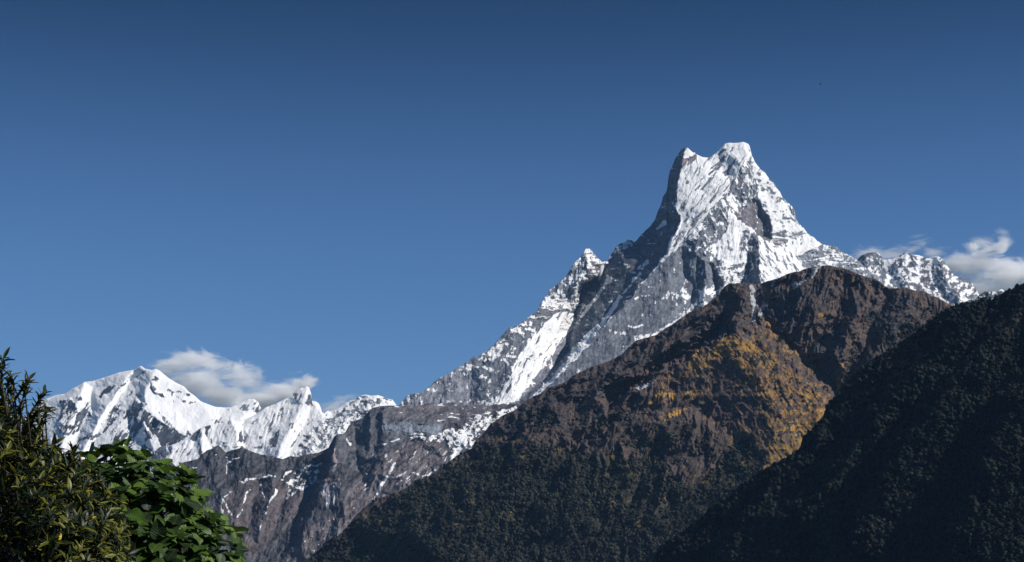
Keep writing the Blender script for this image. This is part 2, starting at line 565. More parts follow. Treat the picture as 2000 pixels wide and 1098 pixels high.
RG_C = [
    poly("1302,498 1264,543 1232,580 1200,615 1166,652 1130,690 1080,742 1020,796 1000,860 1300,760 1440,640 1420,560 1380,500 1340,470", 3, cov=.015, ang=84, tone=.15, dust=.06, st=.55, rough=.5, flute=1.0),
    poly("776,803 860,738 926,697 1000,636 1052,604 1110,602 1130,610 1108,700 1020,796 900,860 776,860", 2, cov=.10, ang=80, tone=.145, st=.35, rough=.75, dust=.05),
    poly("776,803 860,738 926,697 940,800 900,860 776,860", 5, cov=.04, tone=.20, warm=.25, dust=.25, ang=88),
    poly("1345,285 1334,300 1328,345 1320,400 1332,434 1312,474 1262,530 1300,500 1350,455 1402,392 1428,365 1445,338 1467,300 1462,272 1420,272 1385,300", 2, cov=.965, ang=58, st=.95, flute=1.1, rough=.35),
    poly("1334,312 1362,304 1385,305 1362,360 1332,432 1318,408 1322,370", 4, ang=74, cov=.965),
    poly("1411,288 1419,287 1417,305 1410,318 1402,335 1388,352 1374,368 1352,374 1358,360 1380,340 1396,318", 2, cov=.42, ang=52, rough=.6),  # cast-shadow stripes below the summit, painted as half-bare rock
    poly("1433,309 1436,312 1430,325 1422,341 1416,343 1412,337 1424,325", 1.5, cov=.1),
    line("1412,312 1402,322 1414,308", 7, cov=.2),
    line("1432,288 1428,294 1423,298", 3, cov=.2), line("1438,300 1446,292 1455,287", 2, cov=.35),
    poly("1330,312 1345,308 1358,299 1361,310 1352,318 1343,322 1331,327 1328,322", 2, cov=.08, warm=.9, tone=.2, rough=.8),
    line("1359,302 1361,322", 2.5, cov=.1), poly("1336,350 1342,345 1345,358 1338,361", 1.5, cov=.15),
    line("1390,395 1378,410 1372,420 1362,428", 3, cov=.25), line("1396,382 1388,394", 4, cov=.15),
    poly("1330,430 1345,424 1350,440 1318,492 1290,512 1262,528 1308,474", 3, cov=.78, ang=55, st=1),
    poly("1376,414 1392,402 1372,424 1352,446 1346,440 1350,430 1364,420", 1.5, cov=.15, ang=50),  # shade below the flute face, put in as snow-free rock
    line("1412,384 1402,392 1385,412 1370,428 1355,445 1340,462 1322,482 1304,497 1284,519 1266,540", 5.5, 2, cov=.985, rough=.2),
    line("1379,411 1364,422 1350,432 1341,443", 5, 1.5, cov=.06), line("1358,438 1345,456 1334,470 1322,482", 2.5, 1.2, cov=.12), line("1394,390 1386,398", 3, 1.5, cov=.1),  # dark gap along the crest: shaded band painted as bare rock
    line("1330,350 1328,374", 1.6, 1, cov=.3), line("1338,328 1333,350", 1.6, 1, cov=.3), line("1352,372 1340,398 1333,412", 1.8, 1, cov=.25), line("1362,380 1350,398", 1.6, 1, cov=.3),
    line("1378,374 1366,394 1352,412", 1.8, 1, cov=.25), line("1394,358 1380,382 1368,400", 1.8, 1, cov=.22), line("1408,352 1394,376", 1.6, 1, cov=.25), line("1424,342 1408,364 1396,380", 2, 1, cov=.2),
    line("1432,352 1420,366 1406,382", 1.6, 1, cov=.3), line("1446,318 1434,334 1422,348", 1.8, 1, cov=.25), line("1438,306 1430,318", 2, 1, cov=.2),
    # west wall: its shade is deepened by painting the rock darker and bluer
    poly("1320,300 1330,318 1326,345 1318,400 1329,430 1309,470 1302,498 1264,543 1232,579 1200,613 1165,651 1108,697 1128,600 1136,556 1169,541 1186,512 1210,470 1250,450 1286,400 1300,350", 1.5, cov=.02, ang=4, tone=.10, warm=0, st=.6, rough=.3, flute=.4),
    poly("1296,425 1302,430 1298,440 1286,452 1283,447 1290,436", 1.5, cov=.8),
    line("1265,508 1248,536 1222,570 1205,590", 5, 3, cov=.9), line("1248,522 1238,532", 6, 3, cov=.7),
    poly("1210,574 1200,588 1185,613 1172,628 1158,641 1144,654 1128,669 1112,688 1082,734 1020,792 1030,794 1062,762 1092,735 1127,700 1150,672 1162,657 1178,637 1190,620 1207,592 1214,578", 1.2, cov=.93, ang=50, flute=.8),
    line("1187,541 1184,552 1160,588 1128,628", 6, 2, cov=.85), line("1194,542 1190,552", 5, 2, cov=.85), line("1130,596 1142,592 1130,615", 5, 4, cov=.6),
    poly("1204,482 1226,469 1236,472 1236,480 1222,484 1210,489 1205,486", 1.5, cov=.72),
    line("1193,503 1202,495", 4, cov=.8),
    line("1208,512 1224,514", 4, 3, cov=.4), line("1222,522 1236,520", 3, 3, cov=.35), line("1195,526 1202,526", 3, cov=.5),
    line("1158,608 1178,609", 3, cov=.5), line("1180,574 1190,580", 3, cov=.5),
    # right side faces
    poly("1466,300 1500,345 1530,385 1556,430 1580,460 1605,475 1560,500 1508,478 1484,440 1484,400 1474,350", 2, cov=.90, ang=12, st=.35, rough=.6, flute=.4),
    poly("1455,312 1464,314 1475,345 1483,372 1481,390 1470,376 1458,352 1446,332", 2, cov=.34, ang=105, rough=.8),
    poly("1436,345 1445,345 1453,366 1450,386 1438,378 1428,388 1414,400 1404,398 1418,378 1426,364", 1.5, cov=.1, tone=.13),
    poly("1406,394 1428,378 1442,392 1452,410 1446,420 1436,414 1430,402 1414,400", 1.5, cov=.78, ang=122, st=.8),
    poly("1404,396 1416,402 1420,416 1436,418 1442,428 1436,440 1424,432 1410,424", 2, cov=.7, ang=122, st=.8),
    poly("1332,482 1350,456 1372,430 1402,394 1410,402 1422,415 1424,430 1414,456 1398,474 1370,484", 2, cov=.17, tone=.14, ang=120, rough=.8),
    poly("1335,478 1372,428 1378,432 1360,460 1345,480", 1.5, cov=.6, ang=50),
    poly("1424,410 1432,418 1450,434 1466,446 1470,458 1460,450 1450,452 1448,470 1458,488 1462,505 1448,514 1430,517 1408,512 1394,498 1392,480 1406,468 1418,452", 1.5, cov=.93, ang=84, st=.8, flute=1.5, rough=.5),
    poly("1406,482 1418,480 1434,488 1428,491 1410,488", 1.5, cov=.3),
    poly("1460,402 1478,386 1486,398 1494,413 1502,422 1507,442 1506,468 1540,472 1538,482 1512,478 1486,466 1472,450 1456,438 1440,426 1437,418 1448,404", 1.5, cov=.05, tone=.13, warm=.45, ang=100, rough=.5, dust=.1),
    line("1490,372 1512,376 1524,384 1534,396", 7, 5, cov=.55), line("1500,366 1514,362", 4, 3, cov=.3), line("1510,388 1532,394", 8, 5, cov=.45),
    line("1528,426 1545,426 1554,431", 4, 1.5, cov=.1), line("1520,430 1540,434", 6, 3, cov=.5),
    poly("1506,454 1530,452 1571,449 1578,457 1566,463 1546,468 1537,478 1507,474", 1.5, cov=.34, ang=2, st=.7),
    poly("1480,462 1508,480 1540,487 1560,502 1572,524 1580,560 1500,590 1484,540", 2.5, cov=.76, ang=122, st=.85, rough=.8, flute=1.2),
    poly("1538,476 1545,466 1580,460 1592,464 1606,476 1592,486 1572,490 1552,496 1536,490", 1.2, cov=.97, ang=92, flute=1.2, rough=.2),
    poly("1562,502 1600,480 1672,507 1720,540 1720,600 1575,600 1570,530", 1.5, cov=.22, ang=4, st=.5, tone=.2, flute=.4, dust=.3),
    line("1590,507 1616,502 1628,502", 4, 2, cov=.9), line("1630,505 1648,506", 4, 2, cov=.85), line("1622,512 1652,512", 3, 2, cov=.85), line("1606,486 1634,490", 5, 2, cov=.7),
    line("1634,498 1646,500", 4, 2, cov=.8), line("1560,506 1566,540 1562,560", 8, 3, cov=.75),
    poly("1430,514 1404,510 1398,520 1412,560 1440,560 1455,530", 4, cov=.62, ang=70, st=.3, rough=1.1),
    poly("1468,500 1474,498 1482,510 1482,560 1454,562 1462,530", 1.5, cov=.06, tone=.13),  # shaded left face of a pyramid, painted as dark rock
    poly("1446,556 1452,528 1466,506 1470,506 1460,530 1452,556", 1.5, cov=.2),  # second pyramid's shaded side, also put in by rock colour
    poly("1461,444 1472,452 1480,470 1484,500 1474,498 1462,494 1460,470", 1.5, cov=.3, ang=88, rough=1.1),
    poly("1328,486 1352,484 1362,496 1358,530 1352,575 1344,590 1334,540", 2, cov=.07, tone=.13), poly("1364,520 1377,514 1376,560 1372,612 1352,612 1352,575", 2, cov=.06, tone=.13),  # shade stripes on the lower wall, painted as dark bare rock
    poly("1394,515 1406,526 1414,546 1416,562 1404,572 1400,540", 2, cov=.15),  # one more shade stripe, painted by thinning the snow
    poly("1378,488 1384,482 1382,496 1374,512 1368,516 1372,500", 1.5, cov=.1),
    line("1383,484 1378,496", 5, cov=.9), line("1368,518 1364,522", 5, cov=.7), line("1350,540 1356,505", 1.6, 1, cov=.9),
    poly("1290,582 1330,562 1345,572 1352,590 1335,582 1312,584", 3, cov=.55, st=.2), line("1240,582 1266,577", 4, 3, cov=.8), line("1227,637 1240,640 1255,634", 4, 2, cov=.9),
    line("1338,590 1342,608 1322,618", 5, 2, cov=.7), poly("1238,656 1250,652 1270,654 1262,664 1240,670", 2, cov=.75),
    line("1200,648 1225,655", 3, 3, cov=.6), line("1372,598 1362,590 1345,608 1325,624 1300,640 1284,648 1275,656", 5, 2, cov=.85, flute=0),
    poly("1362,570 1380,560 1400,560 1410,575 1380,600 1362,600", 4, cov=.4, st=.2),
    # left flank
    poly("1092,607 1110,610 1127,614 1118,640 1096,668 1080,692 1052,730 1012,778 984,796 946,796 976,770 998,735 1010,700 1040,660 1066,630", 1.8, cov=.94, ang=56, st=.95, flute=2.2, rough=.25),
    poly("1001,748 999,757 990,768 987,764 992,756", 1, cov=0), poly("1096,668 1126,630 1122,612 1136,600 1130,650 1108,704 1070,735 1042,765 1020,770 1052,732 1080,692", 1.5, cov=.04, tone=.17, warm=.2),
    line("1075,692 1080,722", 1.8, cov=.8), line("1015,750 1009,778 1004,785", 3, cov=.85), line("1030,694 1046,694 1055,690", 3, cov=.3), line("1028,700 1044,704", 2.5, cov=.25),
    poly("1070,575 1095,566 1102,576 1112,566 1109,590 1127,600 1128,607 1104,602 1056,596 1062,584", 1.5, cov=.74, ang=75, rough=.8),
    poly("1051,603 1100,604 1110,606 1090,612 1062,622 1040,626 1030,622", 1.5, cov=.1, warm=.35, ang=0, st=.8),
    poly("937,694 960,680 972,667 984,690 974,700 955,706", 3, cov=.5), poly("994,641 1010,640 1033,639 1022,652 1014,650 1000,648", 1.5, cov=.72),
    line("974,676 992,671", 5, 2, cov=.85), line("990,696 1006,699", 5, 2, cov=.9), line("984,702 996,712 1002,722", 4, 2, cov=.9), line("942,715 962,722", 5, 2.5, cov=.75),
    line("1012,632 1032,640 1048,650", 4, 3, cov=.7), line("1030,620 1044,618", 3, 2, cov=.8), line("1058,618 1068,620", 3, 2, cov=.85),
    poly("895,722 905,713 928,714 926,730 905,734", 3, cov=.42, dust=.8), poly("940,782 960,775 972,780 968,794 944,796", 4, cov=.7),
    poly("1143,486 1154,488 1170,506 1188,512 1176,530 1166,542 1140,552 1134,560 1138,545 1146,520", 2, cov=.52, ang=6, warm=.5, rough=1.1), line("1170,507 1178,512 1188,512", 3, cov=.95),
    poly("1118,516 1130,505 1131,512 1116,526", 1.5, cov=.85), poly("1086,556 1108,538 1116,548 1112,566 1096,566 1076,572", 3, cov=.3, rough=1),
    poly("1112,562 1136,548 1134,566 1120,578 1110,572", 3, cov=.65, rough=1.2),
    line("1120,552 1132,536", 3, cov=.9),
    line("1248,558 1266,541 1284,520 1304,496", 2.5, cov=.9), line("1168,650 1186,629 1200,615", 1.6, cov=.8),
]
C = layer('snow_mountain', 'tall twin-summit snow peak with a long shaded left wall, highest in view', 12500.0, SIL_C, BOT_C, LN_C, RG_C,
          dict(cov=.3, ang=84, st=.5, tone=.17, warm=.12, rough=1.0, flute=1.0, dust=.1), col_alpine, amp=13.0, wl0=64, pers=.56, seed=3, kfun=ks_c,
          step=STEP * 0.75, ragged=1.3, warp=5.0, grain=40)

# ================================================================== left snow massif
SIL_A = P("""-420,1040 -300,985 -180,950 -90,915 -30,905 0,880 30,840 55,806 84,781 108,772 127,769 139,760 155,752 165,746 180,744.5 200,738.5 215,733.7 232,727.5
252,724 262,722 270,717 275,714.5 283,720 296,723 304,720.4 312,724 320,731 330,739 345,748 360,755.5 367,764 380,773
392,784 405,789 420,794.5 440,796 450,795.5 462,790.5 475,784 485,779.5 496,779.5 504,785 511,800 530,830 560,850""")
LN_A = [
    [(304, 720, 0), (292, 745, -16), (281, 770, -26), (284, 792, -34), (300, 812, -40), (322, 830, -46), (345, 840, -50), (370, 853, -56), (400, 870, -60)],
    [(275, 714, 10), (262, 722, 20), (215, 734, 40), (165, 746, 54), (108, 772, 76), (30, 840, 110), (-30, 905, 120), (-180, 950, 150), (-420, 1040, 200)],
    [(262, 722, 22), (240, 755, 16), (205, 800, -2), (180, 850, -16), (150, 900, -26)],
    [(252, 740, 40), (222, 790, 20), (188, 850, 0), (165, 900, -10)],
    [(165, 748, 46), (150, 790, 30), (130, 840, 14), (110, 900, 0)],
    [(180, 760, 62), (176, 800, 44), (150, 860, 20)],
    [(290, 724, 4), (268, 770, 4), (245, 800, -4), (215, 860, -22)],
    [(300, 835, -20), (262, 850, -10), (240, 890, -20)],
    [(281, 827, -46), (290, 850, -54), (300, 884, -60)],
    [(367, 764, 0), (345, 800, -8), (370, 830, -20)],
    [(345, 748, 2), (392, 784, 12), (440, 796, 24), (475, 784, 26), (496, 779, 24), (511, 800, 34), (560, 850, 50)],
    [(420, 830, -14), (470, 815, 0), (500, 800, 16)],
    [(-420, 1210, 90), (-100, 1000, 80), (-30, 1000, 60), (150, 1000, -30), (300, 1000, -60), (420, 1000, -60), (560, 1000, 0)],
]
RG_A = [
    poly("-30,900 60,830 110,800 200,850 260,870 300,890 300,1000 -30,1000", 12, cov=.975, ang=56, st=.95, flute=1.0),
    poly("118,784 137,779 144,784 152,797 149,806 136,820 120,846 114,835 113,818 120,796", 2.5, cov=.27, tone=.07, ang=60, rough=1),
    poly("160,800 175,791 180,811 166,815 158,836 160,842 132,848 115,846 118,830 142,830 150,812", 2.5, cov=.16, tone=.07, rough=1),
    poly("194,775 204,760 214,754 227,754 218,764 204,770 198,778", 1.5, cov=.05, tone=.07),
    poly("148,776 156,775 160,782 152,784", 1.5, cov=.3), poly("166,784 176,786 178,800 172,806 168,796", 2, cov=.4),
    poly("195,840 205,815 216,800 228,786 238,790 240,797 228,820 205,842 180,858 158,860", 2.5, cov=.36, tone=.07, ang=55, rough=1),
    poly("226,832 240,806 256,790 266,782 284,788 286,805 262,828 258,860 240,884 205,888 214,862", 3, cov=.34, tone=.07, ang=58, rough=1),
    poly("262,812 285,800 300,815 322,828 340,835 350,845 370,853 352,864 335,870 314,872 302,856 293,838 281,826 272,846 262,868 256,870 262,840", 1.5, cov=.06, tone=.055),
    poly("280,827 286,834 292,842 300,850 316,872 300,884 286,872 280,886 272,890 268,880 270,862 258,874 250,880 262,860 272,846", 1.5, cov=.97, ang=60, flute=1.6),
    poly("284,834 290,840 297,857 288,856 283,846", 1, cov=.05, tone=.06), poly("265,816 275,812 275,820 270,827", 1.2, cov=.95),
    poly("274,874 284,868 300,884 322,892 318,905 296,900 276,892", 2, cov=.1, tone=.07), line("287,836 302,850 312,866", 2.5, 1, cov=.8),
    poly("294,744 302,738 310,742 306,750 308,762 318,768 325,776 316,773 303,768 297,757", 2.5, cov=.42, st=.1, tone=.1, rough=1.2), line("296,750 304,766", 6, 3, cov=.2),
    line("328,762 340,768 352,766 372,773", 4, 3, cov=.35), line("336,768 340,784", 3, 3, cov=.5), line("346,776 360,786 370,789", 3, 2, cov=.35), line("372,786 382,784", 2.5, cov=.3),
    line("279,728 287,724", 3, cov=.1), line("267,735 271,733", 2, cov=.2), line("235,756 244,750 258,740", 2.5, 2, cov=.5), line("272,748 284,732 292,727", 3, 2, cov=.5, ang=55),
    poly("264,772 274,768 276,774 268,776", 1.5, cov=.1), line("225,770 232,760", 2.5, cov=.3), line("250,775 258,765", 2.5, 2, cov=.4),
    poly("310,805 318,812 330,826 345,838 336,838 322,828", 1.5, cov=.35, tone=.16), poly("355,845 368,838 374,852 362,850", 2, cov=.3),
    poly("466,795 474,790 486,790 490,796 482,802 468,802", 2, cov=.25, tone=.16), poly("410,820 432,818 436,824 420,828", 2, cov=.4), line("452,800 440,812 430,820", 6, 4, cov=.65),
    poly("495,790 504,784 511,800 502,806 494,798", 2, cov=.45, warm=.5),
    poly("398,834 412,830 420,836 400,842", 2, cov=.2, tone=.06),
]
A = layer('snow_mountain', 'rounded snow-covered massif with dark rock ribs, behind the shrubs at left', 17000.0, SIL_A, 1210.0, LN_A, RG_A,
          dict(cov=.994, ang=56, st=.8, tone=.09, warm=.1, rough=.22, flute=.55, dust=0), col_alpine, k=.85, amp=9.0, wl0=60, seed=9, ragged=.5, grain=50)

# ================================================================== fluted ice ridge in front of it
SIL_A2 = P("""262,925 280,905 291,890 302,881 312,873 325,871 336,869.5 344,866 358.6,860.5 370.6,853 376.6,847 386,840 396,834 410,832 418,831 430,828
440,825.5 445,825 448,819 451,815 454,819 457,822 466,821.5 474,820 484,817 492,813.6 502,807 511,801 519,796 526.6,793 540,788 551.8,782
566,773.7 576,766 582,760.4 587,758.5 593,757.5 597,754.5 601,755 604,758 607,767 609.5,782 614,783 619,785.5 622.8,788.5 626.5,797 629,806
633.7,805.7 640,802 645.7,803 655,800 663.7,796 674.5,787 684,782.8 693.8,780 699.8,775.6 705.8,772 715,771 725,773 738,771.8 750,775.6
758,779 765,780 768,783 774,791 790,806 830,850""")
LN_A2 = [
    [(336, 869, 0), (332, 890, -8), (320, 912, -12), (300, 940, -12)],
    [(262, 925, 30), (302, 881, 26), (325, 871, 22), (333, 880, 12)],
    [(336, 869, 0), (370, 853, 0), (393, 836, -4), (394, 850, -10), (392, 890, -24), (392, 930, -30)],
    [(385, 842, 6), (380, 870, -2), (372, 900, -16)],
    [(400, 850, 4), (412, 880, -6), (420, 910, -14)],
    [(396, 834, -4), (430, 828, 6), (451, 815, 0), (462, 850, -18), (466, 880, -28), (470, 920, -34)],
    [(474, 858, 6), (484, 890, -6)],
    [(474, 820, 12), (500, 830, 6), (515, 870, -12), (520, 910, -22)],
    [(451, 815, 0), (511, 801, 12), (566, 774, 6), (600, 755, 0), (612, 783, 4), (627, 797, 12), (645, 803, 20), (680, 785, 14), (715, 771, 0), (765, 780, 8), (830, 850, 40)],
    [(592, 790, -8), (570, 830, -24), (548, 870, -38), (530, 920, -46)],
    [(565, 790, 12), (540, 835, -4), (525, 870, -18)],
    [(606, 800, 6), (590, 840, -8), (570, 880, -24), (560, 920, -34)],
    [(620, 800, 2), (602, 850, -16), (580, 900, -30)],
    [(690, 800, -6), (660, 840, -16), (630, 880, -28), (600, 920, -38)],
    [(715, 785, -8), (718, 815, -18)], [(700, 790, 4), (690, 830, -6)],
    [(262, 990, 0), (400, 990, -40), (600, 990, -60), (760, 990, -40), (830, 990, 0)],
]
RG_A2 = [
    poly("630,806 663,796 700,775 725,770 768,782 800,830 700,830 660,850 600,905 560,900 600,850", 5, cov=.68, st=.25, ang=45, rough=1.6, flute=.6),
    poly("300,882 312,873 336,869 334,886 324,905 312,915 290,915 290,895", 2, cov=.16, ang=88, st=.6, tone=.14),
    poly("371,852 392,836 390,855 382,863 372,860", 1.5, cov=.06, tone=.07), poly("400,832 412,831 407,842 403,855 400,848", 1.5, cov=.1, tone=.07),
    poly("389,866 397,890 392,898 387,888", 1.5, cov=.08, tone=.08), line("411,858 413,868 417,876", 3.5, cov=.1), poly("467,844 470,842 474,852 476,862 470,867 466,862", 1.2, cov=.04, tone=.09, warm=.4),
    line("477,852 478,862", 2.5, cov=.2), poly("435,864 445,862 446,867 438,868", 1, cov=.06), line("438,873 446,874", 2, 1, cov=.1), line("455,872.5 475,873", 2.5, 1, cov=.1, warm=.8), line("470,874 480,875", 4, cov=.15, warm=.7),
    poly("546,792 560,784 566,786 552,815 532,840 518,846 524,826 538,806", 3, cov=.62, ang=62), poly("543,836 546,846 541,868 531,872 525,862 534,850", 2, cov=.2, tone=.08),
    poly("576,769 590,768 606,769 604,778 596,784 588,788 576,784", 2, cov=.6, warm=.4), poly("604,771 608,770 611,792 601,792 595,786 601,780", 1.2, cov=.05, tone=.1),
    poly("590,848 604,850 607,856 596,856", 1.2, cov=.08, tone=.08, warm=.5), poly("582,862 594,868 597,874 592,877 583,872", 1.2, cov=.12, tone=.08), line("592,860 600,862", 4, cov=.15),
    poly("624,852 630,846 640,832 638,846 630,856", 2, cov=.15, warm=.4), poly("566,826 575,826 572,836 564,842", 2, cov=.35), line("568,808 562,826", 4, 3, cov=.6),
    poly("526,866 536,866 540,872 530,876", 1.5, cov=.2), line("505,852 512,856", 5, 3, cov=.5), poly("484,826 496,828 500,835 486,836", 3, cov=.6, st=0), line("495,873 512,875", 4, 2, cov=.4),
    poly("686,795 697,790 703,800 700,808 688,806", 2, cov=.35), line("750,778 762,782", 3, cov=.4),
]
A2 = layer('snow_mountain', 'fluted ice ridge with a notched central point, just above the dark cliffs', 15600.0, SIL_A2, 990.0, LN_A2, RG_A2,
           dict(cov=.975, ang=60, st=.9, tone=.13, warm=.15, rough=.6, flute=1.6, dust=0), col_alpine, k=.8, amp=6.0, wl0=40, seed=17, ragged=1.0, warp=4, grain=40)

# ================================================================== dark cliff plateau
SIL_B = P("""-420,1060 -250,1010 -120,1000 0,970 90,965 160,945 255,940 300,925 322,907 332,901 338,905 344,912 353.8,906 361,902 368,900.8 380,898 387,896 393.5,888 404,879.7 413.9,877 420,872
426,869.5 432,874 437,880 441,883.5 450,880 464,877 471,874 478,876 484.5,878.5 494,883 514.5,888.7 527,889.5 542,894.7 551.8,896.5 560,894 567.5,891
583,892 592.7,888.7 610,886 622.8,884 632,879 641,875 648,862 652.6,853 659,848 668.5,847.8 674,845 681.8,831 690,823.7 702,819 710.6,814
716.6,808 722.6,799.7 733.5,795.5 748,792.5 775,792 800,793.5 824,791.6 834,788 842,787.5 850,790 862,787 872,788.5 884,786.5 896,790 908,791.6 920,789.5 932,792 944,790.5 956,792.5 966,789.5 974,790 983,788 992,790.5 1003,788 1014,790 1045,786 1100,800""")
LN_B = [
    [(-420, 1060, 90), (0, 970, 80), (255, 940, 60)], [(-420, 1200, 40), (0, 1190, 10), (255, 1110, -40)], [(60, 975, 60), (40, 1080, 10)], [(160, 950, 50), (150, 1080, 0)],
    [(255, 940, 60), (332, 901, 50), (368, 901, 44), (426, 870, 36), (441, 883, 40), (480, 877, 36), (552, 896, 40), (610, 886, 40), (641, 875, 44)],
    [(426, 870, 36), (424, 900, 26), (420, 940, 10)], [(441, 884, 46), (443, 920, 34), (442, 945, 24)],
    [(500, 930, 12), (475, 960, 0), (462, 1000, -20), (450, 1050, -36)],
    [(535, 928, 10), (530, 960, -6), (520, 1010, -24), (505, 1060, -44)],
    [(505, 945, 26), (495, 990, 8), (480, 1040, -14)],
    [(575, 930, 34), (560, 970, 14), (540, 1020, -10), (520, 1070, -36)],
    [(600, 935, 18), (585, 965, 2), (560, 1010, -22)],
    [(641, 875, 44), (634, 915, 40), (615, 945, 30), (600, 985, 10), (570, 1030, -20), (545, 1080, -40)],   # shaded gully foot
    [(655, 850, -20), (650, 890, -34), (632, 940, -44), (618, 980, -60), (600, 1020, -72), (590, 1080, -86)],  # cliff prow
    [(672, 850, -14), (690, 880, -22), (688, 920, -34)],
    [(712, 812, 0), (708, 850, -12), (700, 890, -28)], [(722, 802, -14), (722, 850, -30), (716, 895, -44)],
    [(742, 796, -8), (738, 840, -20), (732, 880, -36)], [(750, 795, -22), (748, 850, -36), (742, 890, -50)],
    [(690, 825, 0), (695, 870, -4), (700, 915, -24)],
    [(640, 950, -48), (650, 1000, -64), (640, 1050, -84)], [(664, 950, -66), (672, 990, -84), (660, 1040, -100)],
    [(690, 940, -50), (720, 980, -72), (700, 1030, -90)],
    [(830, 830, -24), (860, 860, -36), (850, 900, -60), (800, 950, -84), (740, 1000, -100)],
    [(890, 834, -16), (900, 860, -34)], [(960, 830, -16), (930, 880, -50)],
    [(748, 792, -4), (800, 794, 8), (872, 788, 16), (974, 789, 20), (1014, 789, 20), (1100, 800, 20)],
    [(760, 806, -14), (830, 812, -6), (900, 820, -6), (970, 806, 4), (1020, 804, 6)],
    [(255, 1110, -40), (450, 1110, -60), (600, 1110, -110), (800, 1110, -140), (1000, 950, -90), (1100, 900, -40)],
]
RG_B = [
    poly("790,780 1060,775 1060,806 960,812 880,815 800,808", 3, rough=.25, flute=.3),
    poly("660,850 722,800 790,793 880,800 880,850 800,860 760,890 700,920 650,900", 6, cov=.012, tone=.10, ang=0, st=.7, rough=.8, warm=.3),
    poly("745,830 780,824 860,830 870,850 800,848 750,842", 5, tone=.21, warm=0, ang=88), poly("750,793 880,788 990,790 960,812 900,832 875,822 780,818", 3, tone=.11, warm=.5, cov=.02, ang=5, st=.9),
    poly("888,838 912,825 940,808 985,806 1010,800 1000,830 955,870 900,905 878,910 884,885 870,860 850,850 868,842", 4, cov=.62, st=.1, rough=1.2, ang=30),
    poly("800,848 850,850 870,865 840,862 800,860", 4, cov=.45, st=.1, rough=1.2), line("900,865 892,880 880,905", 6, 3, cov=.95), poly("872,838 886,838 888,848 874,848", 2, cov=.9),
    line("984,803 996,802 1008,796", 6, 2, cov=.85),
    poly("760,885 800,862 850,862 880,880 870,905 800,955 740,990 700,1010 660,1010 680,960", 6, cov=.035, warm=.75, tone=.12, st=.7, ang=50, rough=1.1),
    poly("470,935 500,928 535,930 560,950 600,935 612,960 560,1030 500,1090 430,1090 400,1040 420,990 450,960", 7, cov=.012, warm=.8, tone=.085, st=.8, ang=60, rough=.8),
    poly("560,920 600,910 625,912 615,945 590,960 560,955 548,935", 4, cov=.25, st=.15, rough=1.1, ang=40),
    poly("600,1030 660,1000 720,980 740,985 700,1020 660,1098 560,1098", 8, warm=.8, tone=.11, cov=.02),
    line("468,942 477,944 485,936 505,934 520,929 540,929", 3, 1.2, cov=.95), line("443,898 443,925", 2.2, 1, cov=.9), line("443,903 455,896 468,894", 2.2, 1, cov=.85), line("443,893 452,893", 2, cov=.8),
    line("490,955 480,965 474,990 465,1010", 3, 2, cov=.7), line("510,945 512,960 520,975", 2.5, 2, cov=.6), line("540,960 525,985 510,1000", 4, 3, cov=.6),
    line("436,975 446,995 450,1005", 3, 1.5, cov=.85), line("436,975 432,990 440,1010", 2, 1.5, cov=.6), line("437,970 452,963", 2, 1.5, cov=.8), line("565,958 560,975 575,960 590,945", 4, 3, cov=.6),
    line("520,1000 512,1020 508,1035", 2.5, 2, cov=.5), line("600,912 620,908 628,906", 2.5, 1.5, cov=.85),
    line("750,868 770,862 780,858", 3, 1.5, cov=.85), line("772,905 760,925 748,940", 5, 3, cov=.6), line("745,945 738,965", 5, 3, cov=.6), line("720,900 735,882", 3, 2, cov=.5), line("800,920 825,930 845,925", 3, 2, cov=.5, warm=.3),
    line("676,858 684,868", 3, 1.5, cov=.8), line("655,880 656,900 652,920", 5, 3, tone=.34, warm=.9), line("645,945 640,960", 4, 2, tone=.3, warm=.6),
    line("620,942 645,936 665,934", 3, 2, warm=1, tone=.16), poly("622,948 650,942 664,944 655,985 640,990", 3, tone=.2, cov=.06, ang=90, st=.8),
    line("352,910 370,918 385,915", 2, 1.5, cov=.6), line("415,893 422,890", 2, cov=.7), poly("800,793 870,790 860,800 800,800", 3, warm=.8, tone=.15),
]
B = layer('cliffs', 'dark grey cliff band and brown slopes streaked with thin snow, below the ice ridge', 9900.0, SIL_B,
          P("-420,1210 255,1200 700,1200 800,1060 900,980 1000,900 1100,860"), LN_B, RG_B,
          dict(cov=.008, ang=86, st=.5, tone=.062, warm=.35, rough=1.0, flute=.8, dust=.04), col_alpine, k=.62, amp=9.0, twarp=9.0, gul=7.0, wl0=56, pers=.56, seed=29, ragged=1.2, warp=6, grain=35, kfun=None)

# ================================================================== the two peaks in cloud on the right
SIL_D2 = P("""1690,530 1705,515 1724.8,507.5 1743,506 1748,504 1756.6,499 1765,494.5 1771,493 1778,494.5 1783,497.5 1795,498.7 1806,503 1813,504.5 1820,501.7
1832,501 1837,503 1843,507.7 1848,517 1856.4,528 1862.4,536.6 1875,542.6 1892,549 1902,556 1906.7,565 1911.5,575 1925,590 1960,620""")
LN_D2 = [[(1690, 530, 30), (1743, 506, 16), (1771, 493, 0), (1810, 504, 8), (1832, 501, 0), (1856, 528, 20), (1960, 620, 90)],
         [(1771, 493, 0), (1762, 520, -12), (1770, 560, -30), (1765, 600, -40)], [(1795, 510, 10), (1800, 560, -8), (1805, 600, -20)],
         [(1835, 505, -4), (1842, 540, -24), (1866, 570, -34), (1880, 600, -40)], [(1822, 510, 12), (1826, 545, 0), (1842, 575, -14)],
         [(1690, 640, -20), (1800, 640, -50), (1960, 640, 40)]]
